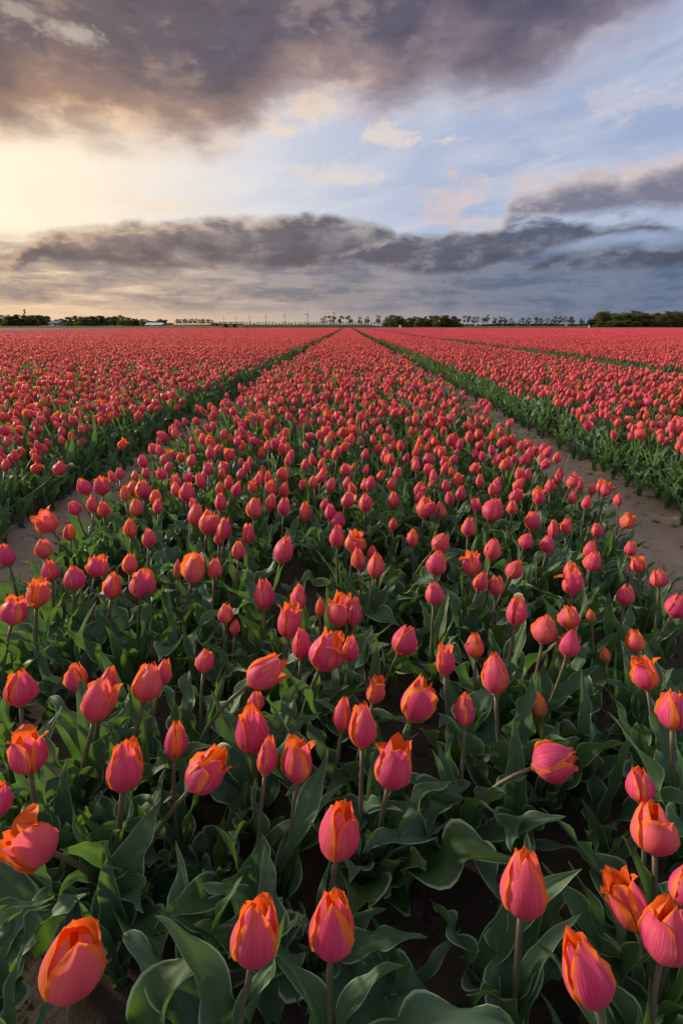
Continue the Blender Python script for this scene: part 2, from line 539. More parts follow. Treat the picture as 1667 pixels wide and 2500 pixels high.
def plain(name, c1, c2, scale=3.0, rough=0.9, spec=0.15, b=0.3, stretch=(1, 1, 1), bd=0.05):
    mt, n = material(name)
    tcn = n.node('ShaderNodeTexCoord')
    P = n.vm('MULTIPLY', tcn.outputs['Object'], stretch)
    q, _ = n.noise(P, scale, 6, 0.62)
    q2, _ = n.noise(P, scale * 7, 4, 0.6)
    c = n.mix(n.step(n.add(n.mul(q, 0.7), n.mul(q2, 0.3)), 0.32, 0.68), c1, c2)
    finish(n, principled(n, c, rough, spec, bump(n, q2, b, bd)))
    return mt


def tree_leaf_material(name, ca, cb, trans=(0.12, 0.20, 0.02)):
    mt, n = material(name)
    oi = n.node('ShaderNodeObjectInfo')
    geo = n.node('ShaderNodeNewGeometry')
    ri = geo.outputs['Random Per Island']
    q, _ = n.noise(n.vm('ADD', geo.outputs['Position'], (3, 7, 1)), 0.45, 3, 0.6)
    c = n.mix(n.add(n.mul(ri, 0.5), n.mul(q, 0.5)), ca, cb)
    hue = n.node('ShaderNodeHueSaturation')
    n.put(hue.inputs['Hue'], n.step(oi.outputs['Random'], 0, 1, 0.475, 0.515))
    n.put(hue.inputs['Value'], n.step(oi.outputs['Random'], 0, 1, 0.8, 1.25))
    n.put(hue.inputs['Color'], c)
    tr = n.node('ShaderNodeBsdfTranslucent')
    n.put(tr.inputs[0], trans)
    p = principled(n, hue.outputs[0], 0.7, 0.2)
    finish(n, mixsh(n, 0.25, p, tr.outputs[0]))
    return mt


M = {}
M['petal'] = petal_material('tulip_petal', True)
M['petal_mass'] = petal_material('tulip_petal_in_the_mass', False)
M['leaf'] = leaf_material('tulip_leaf', True)
M['stem'] = stem_material()
M['soil'] = soil_material()
M['pistil'] = plain('tulip_pistil', (0.12, 0.10, 0.02), (0.30, 0.22, 0.03), 40)
M['grass'] = plain('meadow_grass', (0.035, 0.060, 0.014), (0.065, 0.095, 0.024), 0.05, stretch=(1, 1, 1))
M['dike'] = plain('dike_grass', (0.020, 0.040, 0.010), (0.045, 0.075, 0.018), 0.2)
M['straw'] = plain('dry_reed', (0.46, 0.33, 0.15), (0.60, 0.46, 0.24), 0.6)
M['tilled'] = plain('tilled_soil', (0.075, 0.050, 0.036), (0.13, 0.088, 0.066), 0.3)
M['bark'] = plain('tree_bark', (0.045, 0.036, 0.028), (0.10, 0.080, 0.060), 2.0)
M['steel'] = plain('turbine_paint', (0.16, 0.18, 0.22), (0.20, 0.22, 0.26), 0.3, 0.5, 0.4)
M['concrete'] = plain('bridge_concrete', (0.26, 0.24, 0.22), (0.40, 0.37, 0.34), 0.5)
M['dark_wood'] = plain('dark_timber', (0.035, 0.028, 0.024), (0.065, 0.052, 0.044), 0.8)
M['barn_wall'] = plain('barn_cladding', (0.13, 0.15, 0.19), (0.19, 0.21, 0.26), 0.6)
M['barn_roof'] = plain('barn_roofing', (0.13, 0.14, 0.17), (0.20, 0.21, 0.24), 0.6)
M['white_roof'] = plain('pale_sheet_roof', (0.58, 0.61, 0.66), (0.70, 0.73, 0.78), 0.4)
M['pink_tile'] = plain('roof_tiles', (0.26, 0.13, 0.11), (0.38, 0.20, 0.17), 1.0)
M['brick'] = plain('house_brick', (0.20, 0.10, 0.07), (0.30, 0.15, 0.10), 1.2)
M['glass'] = plain('window_glass', (0.02, 0.025, 0.03), (0.04, 0.05, 0.06), 1.0, 0.1, 0.6, 0.0)
M['white'] = plain('white_paint', (0.66, 0.70, 0.74), (0.76, 0.80, 0.84), 1.0, 0.5)
M['crown'] = tree_leaf_material('spring_foliage', (0.050, 0.066, 0.018), (0.105, 0.118, 0.032))
M['crown_olive'] = tree_leaf_material('olive_foliage', (0.070, 0.066, 0.026), (0.125, 0.108, 0.042), (0.16, 0.15, 0.03))
M['crown_dark'] = tree_leaf_material('dark_foliage', (0.030, 0.042, 0.018), (0.060, 0.074, 0.030), (0.05, 0.08, 0.02))
M['crown_bare'] = tree_leaf_material('budding_twigs', (0.040, 0.031, 0.018), (0.080, 0.062, 0.032), (0.06, 0.05, 0.02))


# ------------------------------------------------------------------ object helpers
def link(o, parent=None):
    COL.objects.link(o)
    if parent is not None:
        o.parent = parent
    return o


def empty(name, loc=(0, 0, 0)):
    o = bpy.data.objects.new(name, None)
    o.location = loc
    o.empty_display_size = 0.05
    return link(o)


def tag(o, label=None, cat=None, group=None, kind=None):
    if label: o['label'] = label
    if cat: o['category'] = cat
    if group: o['group'] = group
    if kind: o['kind'] = kind
    return o


def new_mesh(name, verts, faces, mats, smooth=True, mat_idx=None, puv=None):
    me = bpy.data.meshes.new(name)
    me.from_pydata([tuple(map(float, v)) for v in verts], [], [tuple(map(int, f)) for f in faces])
    for m_ in (mats if isinstance(mats, (list, tuple)) else [mats]):
        me.materials.append(m_)
    if mat_idx is not None:
        me.polygons.foreach_set('material_index', np.asarray(mat_idx, dtype=np.int32))
    me.polygons.foreach_set('use_smooth', np.full(len(me.polygons), smooth))
    if puv is not None:
        a = me.attributes.new('puv', 'FLOAT_VECTOR', 'POINT')
        a.data.foreach_set('vector', np.asarray(puv, dtype=np.float32).ravel())
    me.update()
    return me


def mesh_obj(name, me, parent=None):
    return link(bpy.data.objects.new(name, me), parent)


class MB:
    """collects shapes into one mesh"""

    def __init__(self):
        self.v, self.f, self.p, self.mi = [], [], [], []

    def add(self, v, f, p=None, mi=0):
        o = len(self.v)
        self.v.extend(map(tuple, v))
        self.p.extend(map(tuple, p) if p is not None else [(0, 0.5, 0)] * len(v))
        self.f.extend(tuple(i + o for i in q) for q in f)
        self.mi.extend([mi] * len(f))

    def mesh(self, name, mats, smooth=True):
        return new_mesh(name, self.v, self.f, mats, smooth, self.mi, self.p)

    def box(self, x0, y0, z0, x1, y1, z1, mi=0):
        v = [(x, y, z) for z in (z0, z1) for y in (y0, y1) for x in (x0, x1)]
        self.add(v, [(0, 2, 3, 1), (4, 5, 7, 6), (0, 1, 5, 4), (2, 6, 7, 3), (0, 4, 6, 2), (1, 3, 7, 5)], None, mi)

    def tube(self, pts, rad, n=6, mi=0, cap=True):
        v, f, p = [], [], []
        k = len(pts)
        pts = [Vector(q) for q in pts]
        for i, c in enumerate(pts):
            t = (pts[min(i + 1, k - 1)] - pts[max(i - 1, 0)]).normalized()
            a = t.cross(Vector((0.31, 0.95, 0.05)))
            if a.length < 1e-3:
                a = t.cross(Vector((1, 0, 0)))
            a.normalize()
            b = t.cross(a)
            r = rad[i] if hasattr(rad, '__len__') else rad
            for j in range(n):
                an = 2 * math.pi * j / n
                v.append(c + a * (r * math.cos(an)) + b * (r * math.sin(an)))
                p.append((0, i / max(k - 1, 1), 0))
        for i in range(k - 1):
            for j in range(n):
                j2 = (j + 1) % n
                f.append((i * n + j, i * n + j2, (i + 1) * n + j2, (i + 1) * n + j))
        if cap:
            f.append(tuple(range(n))[::-1])
            f.append(tuple((k - 1) * n + j for j in range(n)))
        self.add(v, f, p, mi)

# ------------------------------------------------------------------ tulip shapes
def grid_faces(nu, nv, flip=False):
    f = []
    for j in range(nv - 1):
        for i in range(nu - 1):
            q = (j * nu + i, j * nu + i + 1, (j + 1) * nu + i + 1, (j + 1) * nu + i)
            f.append(q[::-1] if flip else q)
    return f


PROF_V = [0, .04, .12, .25, .40, .55, .70, .83, .93, 1.0]


def petal_geo(nu, nv, ang, rmax, rtop, half, length, r, inner=False, peel=0.0, tipcurl=0.0, edge=0.0, spiral=0.07, twist=0.0, tipw=1.0, pid=0, flop=0.0):
    """one petal of a bloom whose axis is +Z; base at the origin, the unit is the bloom's length"""
    rad = np.interp(np.linspace(0, 1, 21), PROF_V, [.035, .19, .35, .47, .50, .455, .365, .255 + .45 * (rtop - .13), .08 + rtop * .60, rtop * .9])
    wid = np.interp(np.linspace(0, 1, 21), PROF_V, [.50, .58, .78, .95, 1.0, .98, .88, .70, .44, .02 + .10 * (1 - tipw)])
    xs = np.linspace(0, 1, 21)
    kern = np.array([.25, .5, .25])
    rad2 = rad.copy(); rad2[1:-1] = np.convolve(rad, kern, 'valid')
    wid2 = wid.copy(); wid2[1:-1] = np.convolve(wid, kern, 'valid')
    ph = r.uniform(0, 6.28, 3)
    v_, p_ = [], []
    sc_r = 2 * rmax * (0.875 if inner else 1.0)
    for j in range(nv):
        t = j / (nv - 1)
        t = 1 - (1 - t) ** 1.12
        rr0 = np.interp(t, xs, rad2) * sc_r
        ww = np.interp(t, xs, wid2) * half
        for i in range(nu):
            u = -1 + 2 * i / (nu - 1)
            a = ang + u * ww + twist * t
            rr = rr0 * (1 + edge * u * u * t + spiral * u * min(1, t * 3))
            rr += (0.004 if inner else 0.012) * math.sin(3 * u + ph[0]) * t + (0.004 if inner else 0.010) * math.sin(7 * t + 2.3 * u + ph[1]) * t
            rr -= 0.016 * math.exp(-(u / .16) ** 2) * min(1, t * 2.5) * (1 - .5 * t)
            z = t ** 0.94
            top = max(0.0, t - .70) / .30
            rr += tipcurl * top ** 2 * .34
            z -= abs(tipcurl) * top ** 3 * .10
            rr += peel * t ** 2 * .55
            z -= peel * t ** 2 * .20
            z -= 0.05 * u * u * t * (1 - t)
            if flop and t > .66:
                q = (t - .66) / .34
                rr += flop * .30 * q
                z -= flop * (.10 * q + .26 * q * q) * (1 - .25 * u * u)
            # uneven, slightly frilled margin
            fr = abs(u) ** 5 * min(1, t * 2)
            rr += (.006 if inner else .022) * fr * math.sin(23 * t + ph[0] * 3 + (2 if u > 0 else 0))
            z += 0.012 * math.sin(5 * u + ph[2]) * top
            v_.append((rr * math.cos(a) * length, rr * math.sin(a) * length, z * length))
            p_.append((u, t, pid))
    return v_, grid_faces(nu, nv), p_


# kind: rmax, rtop, tip curl, edge, peel of one petal, petal half width
BLOOM_KINDS = {
    'cup': (.325, .15, .06, .04, 0.0, 1.08),
    'egg': (.345, .12, .00, .02, 0.0, 1.14),
    'slim': (.295, .13, .03, .02, 0.0, 1.06),
    'point': (.315, .10, .02, .06, 0.0, 1.02),
    'open': (.375, .30, .26, .10, 0.0, 1.06),
    'star': (.350, .30, .55, .10, .12, 1.02),
    'globe': (.430, .22, -.08, -.05, .10, 1.25),
    'peel': (.385, .22, .08, .04, .55, 1.20),
    'mouth': (.380, .19, .04, .03, .05, 1.12),
    'bud': (.260, .05, .00, .00, 0.0, 1.12),
}


FLOP = {'globe': .75, 'mouth': .35, 'open': .9, 'peel': .5, 'egg': .25}


def bloom_petals(kind, seed, nu, nv):
    r = np.random.default_rng(seed)
    rmax, rtop, curl, edge, peel, half = BLOOM_KINDS[kind]
    out = []
    a0 = r.uniform(0, 6.28)
    pk = int(r.integers(0, 3))
    for k in range(6):
        inner = k % 2 == 1
        a = a0 + k * math.pi / 3 + r.normal(0, .07)
        pe = peel if (k // 2 == pk and not inner) else max(0, r.normal(0, .025))
        out.append(petal_geo(nu, nv, a, rmax * r.uniform(.96, 1.04), max(.03, rtop * r.uniform(.75, 1.2)), half * (0.9 if inner else 1.0) * r.uniform(.95, 1.05),
                             r.uniform(.93, 1.03) * (1.01 if inner else 1.0), r, inner, pe, curl * r.uniform(.5, 1.4) * (.6 if inner else 1) + r.normal(0, .04),
                             (edge + r.normal(0, .03)) if not inner else -.05, r.uniform(.05, .10) if not inner else .01, r.normal(0, .10), 1.0, k,
                             flop=FLOP.get(kind, 0) * r.uniform(.7, 1.2) if (k // 2 == (pk + 1) % 3 and not inner) else 0.0))
    return out


def leaf_geo(nu, nv, length, width, e0, e1, bend=0.0, fold=.35, ruffle=.10, waves=4.0, twist=0.0, curlpow=1.4, seed=0, az=0.0, base=(0, 0, 0), pid=0, tipcurl=0.0, roll=0.0):
    """a tulip leaf: midrib leaves the ground at elevation e0 (rad), ends at e1; az is its heading"""
    r = np.random.default_rng(seed)
    ph = r.uniform(0, 6.28, 4)
    n = 40
    p = np.zeros(3)
    mids = []
    head = 0.0
    for i in range(n + 1):
        s = i / n
        e = e0 + (e1 - e0) * s ** curlpow - tipcurl * max(0, s - .75) ** 2 * 16
        head = bend * s * s
        t = np.array([math.cos(e) * math.cos(head), math.cos(e) * math.sin(head), math.sin(e)])
        mids.append((p.copy(), t))
        p = p + t * (length / n)
    v_, p_ = [], []
    wx_ = [0, .08, .2, .35, .5, .65, .8, .9, .96, 1.0]
    wy_ = [.42, .55, .82, 1.0, .98, .84, .56, .32, .14, .012]
    ca, sa = math.cos(az), math.sin(az)
    for j in range(nv):
        s = j / (nv - 1)
        k = s * n
        i0 = min(int(k), n - 1)
        fr = k - i0
        pos = mids[i0][0] * (1 - fr) + mids[i0 + 1][0] * fr
        t = mids[i0][1]
        hd = bend * s * s
        side = np.array([-math.sin(hd), math.cos(hd), 0.0])
        up = np.cross(t, side)
        tw = twist * s + roll
        side, up = side * math.cos(tw) + up * math.sin(tw), up * math.cos(tw) - side * math.sin(tw)
        ww = np.interp(s, wx_, wy_) * width * .5
        fo = fold * (1 - .55 * s) + 1.1 * max(0, .22 - s) / .22
        for i in range(nu):
            u = -1 + 2 * i / (nu - 1)
            phs = ph[0] if u > 0 else ph[1]
            q = pos + side * (u * ww * math.cos(min(fo, 1.35) * abs(u) * .9))
            q = q + up * (abs(u) ** 1.3 * ww * math.sin(min(fo, 1.35)) )
            env = min(1, s * 4) * (1 - s ** 6)
            rf = 1.45 * ruffle * width * abs(u) ** 2.2 * env
            q = q + up * (rf * math.sin(2 * math.pi * waves * s + phs) ) + side * (u * rf * .5 * math.cos(2 * math.pi * waves * 1.3 * s + phs))
            q = q + up * (.05 * width * math.sin(9 * s + ph[2]) - .035 * width * math.exp(-(u / .14) ** 2))
            x, y, z = q
            v_.append((base[0] + x * ca - y * sa, base[1] + x * sa + y * ca, base[2] + z))
            p_.append((u, s, pid))
    return v_, grid_faces(nu, nv, True), p_


def rot_to(axis):
    return Vector((0, 0, 1)).rotation_difference(Vector(axis)).to_matrix()


def stem_points(base, top, axis, n=9):
    base, top, axis = Vector(base), Vector(top), Vector(axis).normalized()
    L = (top - base).length
    c1 = base + Vector((0, 0, 1)) * L * .42
    c2 = top - axis * L * .38
    out = []
    for i in range(n):
        t = i / (n - 1)
        out.append(base * (1 - t) ** 3 + c1 * 3 * t * (1 - t) ** 2 + c2 * 3 * t * t * (1 - t) + top * t ** 3)
    return out


def random_leaf(r, size=1.0, kind=None):
    kind = kind or r.choice(['basal', 'basal', 'mid', 'mid', 'erect', 'small'])
    if kind == 'basal':
        d = dict(length=r.uniform(.20, .29), width=r.uniform(.042, .068), e0=R(r.uniform(58, 80)), e1=R(r.uniform(-35, 25)), fold=r.uniform(.15, .40), ruffle=r.uniform(.12, .28), waves=r.uniform(2.2, 4.0), twist=r.normal(0, .5))
    elif kind == 'mid':
        d = dict(length=r.uniform(.20, .28), width=r.uniform(.030, .048), e0=R(r.uniform(70, 86)), e1=R(r.uniform(5, 60)), fold=r.uniform(.2, .5), ruffle=r.uniform(.10, .24), waves=r.uniform(2.5, 4.5), twist=r.normal(0, .8))
    elif kind == 'erect':
        d = dict(length=r.uniform(.20, .27), width=r.uniform(.024, .040), e0=R(r.uniform(76, 88)), e1=R(r.uniform(50, 84)), fold=r.uniform(.25, .6), ruffle=r.uniform(.03, .12), waves=r.uniform(2, 4), twist=r.normal(0, .7))
    else:
        d = dict(length=r.uniform(.13, .20), width=r.uniform(.020, .034), e0=R(r.uniform(65, 85)), e1=R(r.uniform(-10, 60)), fold=r.uniform(.2, .5), ruffle=r.uniform(.04, .12), waves=r.uniform(2, 4), twist=r.normal(0, .9))
    d['length'] *= size
    d['width'] *= size
    d['bend'] = r.normal(0, .5)
    d['curlpow'] = r.uniform(1.2, 2.4)
    d['tipcurl'] = max(0, r.normal(0, .5))
    d['seed'] = int(r.integers(0, 1 << 30))
    return d


def proto_tulip(name, kind, seed, lod, scale_bloom=1.0):
    """a whole tulip in one mesh, for the mass that is too many to build singly; 0.30 m tall"""
    r = np.random.default_rng(seed)
    mb = MB()
    L = .0625 * r.uniform(.85, 1.16) * (.78 if kind == 'bud' else 1.0)
    lean = r.normal(0, .15, 2)
    top = Vector((lean[0] * .6 + .012, lean[1] * .6 + .01, r.uniform(.22, .255)))
    axis = Vector((lean[0] * 2.2 + .06, lean[1] * 2.2 + .10, 1)).normalized()
    nu, nv = ((7, 8), (4, 5))[lod]
    rm = rot_to(axis)
    for k, (v, f, p) in enumerate(bloom_petals(kind, seed, nu, nv)):
        if lod == 1 and k % 2 == 1 and kind == 'bud':
            continue
        mb.add([rm @ (Vector(q) * L) + top for q in v], f, p, 0)
    mb.tube(stem_points((0, 0, 0), top + axis * .003, axis, (6, 4)[lod]), .0034, (6, 4)[lod], 2)
    kinds = ['basal', 'mid', 'erect', 'small'] if lod == 0 else ['mid', 'erect', 'basal']
    a0 = r.uniform(0, 6.28)
    for i, kd in enumerate(kinds):
        d = random_leaf(r, 1.0, kd)
        v, f, p = leaf_geo(*((5, 14), (3, 6))[lod], az=a0 + i * 2.3 + r.normal(0, .4), base=(0, 0, (.0, .02, .05, .09)[i]), pid=i, **d)
        mb.add(v, f, p, 1)
    me = mb.mesh(name, [M['petal_mass'], M['leaf'], M['stem']])
    return bpy.data.objects.new(name, me)


def proto_tile(name, seed, wx_t, wy_t, dens):
    """a piece of far field: many very simple tulips"""
    r = np.random.default_rng(seed)
    mb = MB()
    n = int(wx_t * wy_t * dens)
    for i in range(n):
        x, y = r.uniform(-wx_t / 2, wx_t / 2), r.uniform(-wy_t / 2, wy_t / 2)
        L = .062 * r.uniform(.8, 1.2)
        zt = r.uniform(.215, .265)
        rr = L * .325
        ax, ay = r.normal(.05, .30), r.normal(.08, .28)
        pid = r.uniform(0, 50)
        v, p = [], []
        for (h, k, vv) in ((0, .55, .1), (.34, 1.0, .40), (.72, .74, .72), (1.0, .26, 1.0)):
            for j in range(5):
                a = j * 2 * math.pi / 5 + pid
                v.append((x + ax * h * L + rr * k * math.cos(a), y + ay * h * L + rr * k * math.sin(a), zt + h * L * (1 + .12 * math.sin(a * 3))))
                p.append(((-1, .2, -.3, .8, .0)[j], vv, pid))
        f = []
        for q in range(3):
            for j in range(5):
                f.append((q * 5 + j, q * 5 + (j + 1) % 5, q * 5 + 5 + (j + 1) % 5, q * 5 + 5 + j))
        f.append((15, 16, 17, 18, 19))
        mb.add(v, f, p, 0)
        for q in range(3):
            a, w_, h = r.uniform(0, 6.28), r.uniform(.014, .022), r.uniform(.16, .25)
            ex, ey = math.cos(a), math.sin(a)
            d = r.uniform(.04, .12)
            mb.add([(x - ey * w_, y + ex * w_, .02), (x + ey * w_, y - ex * w_, .02), (x + ex * d + ey * w_ * .7, y + ey * d - ex * w_ * .7, h * .75), (x + ex * d - ey * w_ * .7, y + ey * d + ex * w_ * .7, h * .75), (x + ex * d * 2, y + ey * d * 2, h)],
                   [(0, 1, 2, 3), (3, 2, 4)], [(-.5, .2, q), (.5, .2, q), (.5, .7, q), (-.5, .7, q), (0, .9, q)], 1)
    me = mb.mesh(name, [M['petal_mass'], M['leaf']])
    return bpy.data.objects.new(name, me)

# ------------------------------------------------------------------ ground
def ground_noise(x, y):
    h = 0
    for k, (fx, fy, a) in enumerate(((1.7, 2.1, .010), (5.3, 4.1, .007), (11.0, 13.0, .005), (27.0, 23.0, .0035), (51.0, 47.0, .003), (83.0, 91.0, .002))):
        h = h + a * np.sin(fx * x + 1.3 * k + 1.7 * np.sin(fy * .6 * y + k)) * np.cos(fy * y + 2.1 * k + 1.3 * np.sin(fx * .7 * x))
    return h


LEFT_EDGE, C0, C1, R0, R1, Q0 = -1.58, -1.03, 1.06, 1.76, 4.36, 5.35
X_END, Y_END = -46.0, 168.0


def track_depth(x):
    """beds stand a little above the wheel tracks between them"""
    d = np.zeros_like(x)
    for a, b in ((LEFT_EDGE, C0), (C1, R0), (R1, Q0)):
        m_, hw = (a + b) / 2, (b - a) / 2 + .05
        d = d + np.clip(1 - np.abs((x - m_) / hw) ** 2.5, 0, 1)
    return d


def soil_sheet():
    xs = np.concatenate([np.arange(-7, -2.2, .06), np.arange(-2.2, 2.6, .022), np.arange(2.6, 9.01, .06)])
    ys = np.concatenate([np.arange(-.8, 4.0, .024), np.arange(4.0, 18.0, .07)])
    X, Y = np.meshgrid(xs, ys)
    Z = ground_noise(X, Y) - .035 * track_depth(X) - .004
    # furrows made by the wheels
    td = track_depth(X)
    Z += .012 * np.sin((X - 1.3) * 17 + .5 * np.sin(Y * 1.3)) * td * .6
    lump = np.sin(19 * X + 3 * np.sin(7 * Y)) * np.sin(23 * Y + 2 * np.sin(11 * X)) + .7 * np.sin(43 * X + 2 * np.sin(17 * Y)) * np.sin(37 * Y)
    Z += .011 * np.maximum(lump, -.3) * (.35 + .65 * td)
    v = np.stack([X.ravel(), Y.ravel(), Z.ravel()], 1)
    me_ = new_mesh('field_soil', v, grid_faces(len(xs), len(ys)), M['soil'])
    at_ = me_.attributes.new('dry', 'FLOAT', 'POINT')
    at_.data.foreach_set('value', track_depth(X).ravel().astype(np.float32))  # low in the beds, where damp and plant shade are put into the colour
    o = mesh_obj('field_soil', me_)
    tag(o, 'grey brown sandy soil under the tulip beds and wheel tracks', None, None, 'structure')


soil_sheet()


def sheet(name, pts, z, mat, label):
    o = mesh_obj(name, new_mesh(name, [(x, y, z) for x, y in pts], [tuple(range(len(pts)))], mat, False))
    return tag(o, label, None, None, 'structure')


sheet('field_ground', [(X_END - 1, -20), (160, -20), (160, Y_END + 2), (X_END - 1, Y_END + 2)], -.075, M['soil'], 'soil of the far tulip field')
sheet('tilled_field', [(-400, -20), (X_END - 1, -20), (X_END - 1, 255), (-400, 255)], -.079, M['tilled'], 'bare tilled brown soil beyond the tulips')
sheet('meadow_ground', [(-9000, -200), (9000, -200), (9000, 12000), (-9000, 12000)], -.083, M['grass'], 'flat green land reaching to the horizon')

# small clods and stones in the tracks
rc = np.random.default_rng(91)
mb = MB()
ico = [(0, 0, 1), (.89, 0, .45), (.28, .85, .45), (-.72, .53, .45), (-.72, -.53, .45), (.28, -.85, .45), (.72, .53, -.45), (-.28, .85, -.45), (-.89, 0, -.45), (-.28, -.85, -.45), (.72, -.53, -.45), (0, 0, -1)]
icf = [(0, 1, 2), (0, 2, 3), (0, 3, 4), (0, 4, 5), (0, 5, 1), (1, 6, 2), (2, 7, 3), (3, 8, 4), (4, 9, 5), (5, 10, 1), (2, 6, 7), (3, 7, 8), (4, 8, 9), (5, 9, 10), (1, 10, 6), (6, 11, 7), (7, 11, 8), (8, 11, 9), (9, 11, 10), (10, 11, 6)]
for i in range(4200):
    q = rc.random()
    if q < .30:
        x, y = rc.uniform(LEFT_EDGE, C0), rc.uniform(.8, 8)
    elif q < .70:
        x, y = rc.uniform(C1 - .1, R0 + .05), rc.uniform(.8, 8)
    else:
        x, y = rc.uniform(-1.1, 1.1), .3 + 1.9 * rc.random() ** 1.3
    s = .0018 + .017 * rc.random() ** 5
    xa, ya = np.array([x]), np.array([y])
    z = float(ground_noise(xa, ya)[0] - .035 * track_depth(xa)[0] - .004) + s * .25
    a = rc.uniform(0, 6.28)
    q = rc.uniform(.7, 1.3, 12)
    mb.add([(x + s * k * (vx * math.cos(a) - vy * math.sin(a)) * 1.2, y + s * k * (vx * math.sin(a) + vy * math.cos(a)), z + s * .75 * k * vz) for k, (vx, vy, vz) in zip(q, ico)], icf)
cl_me = mb.mesh('soil_clods', [M['soil']], False)
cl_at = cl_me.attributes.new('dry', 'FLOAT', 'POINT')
cl_at.data.foreach_set('value', track_depth(np.array([q[0] for q in mb.v])).astype(np.float32))  # clods take the same damp and shade tone as the soil around
tag(mesh_obj('soil_clods', cl_me), 'loose soil clods and grit lying in the wheel tracks', None, None, 'stuff')

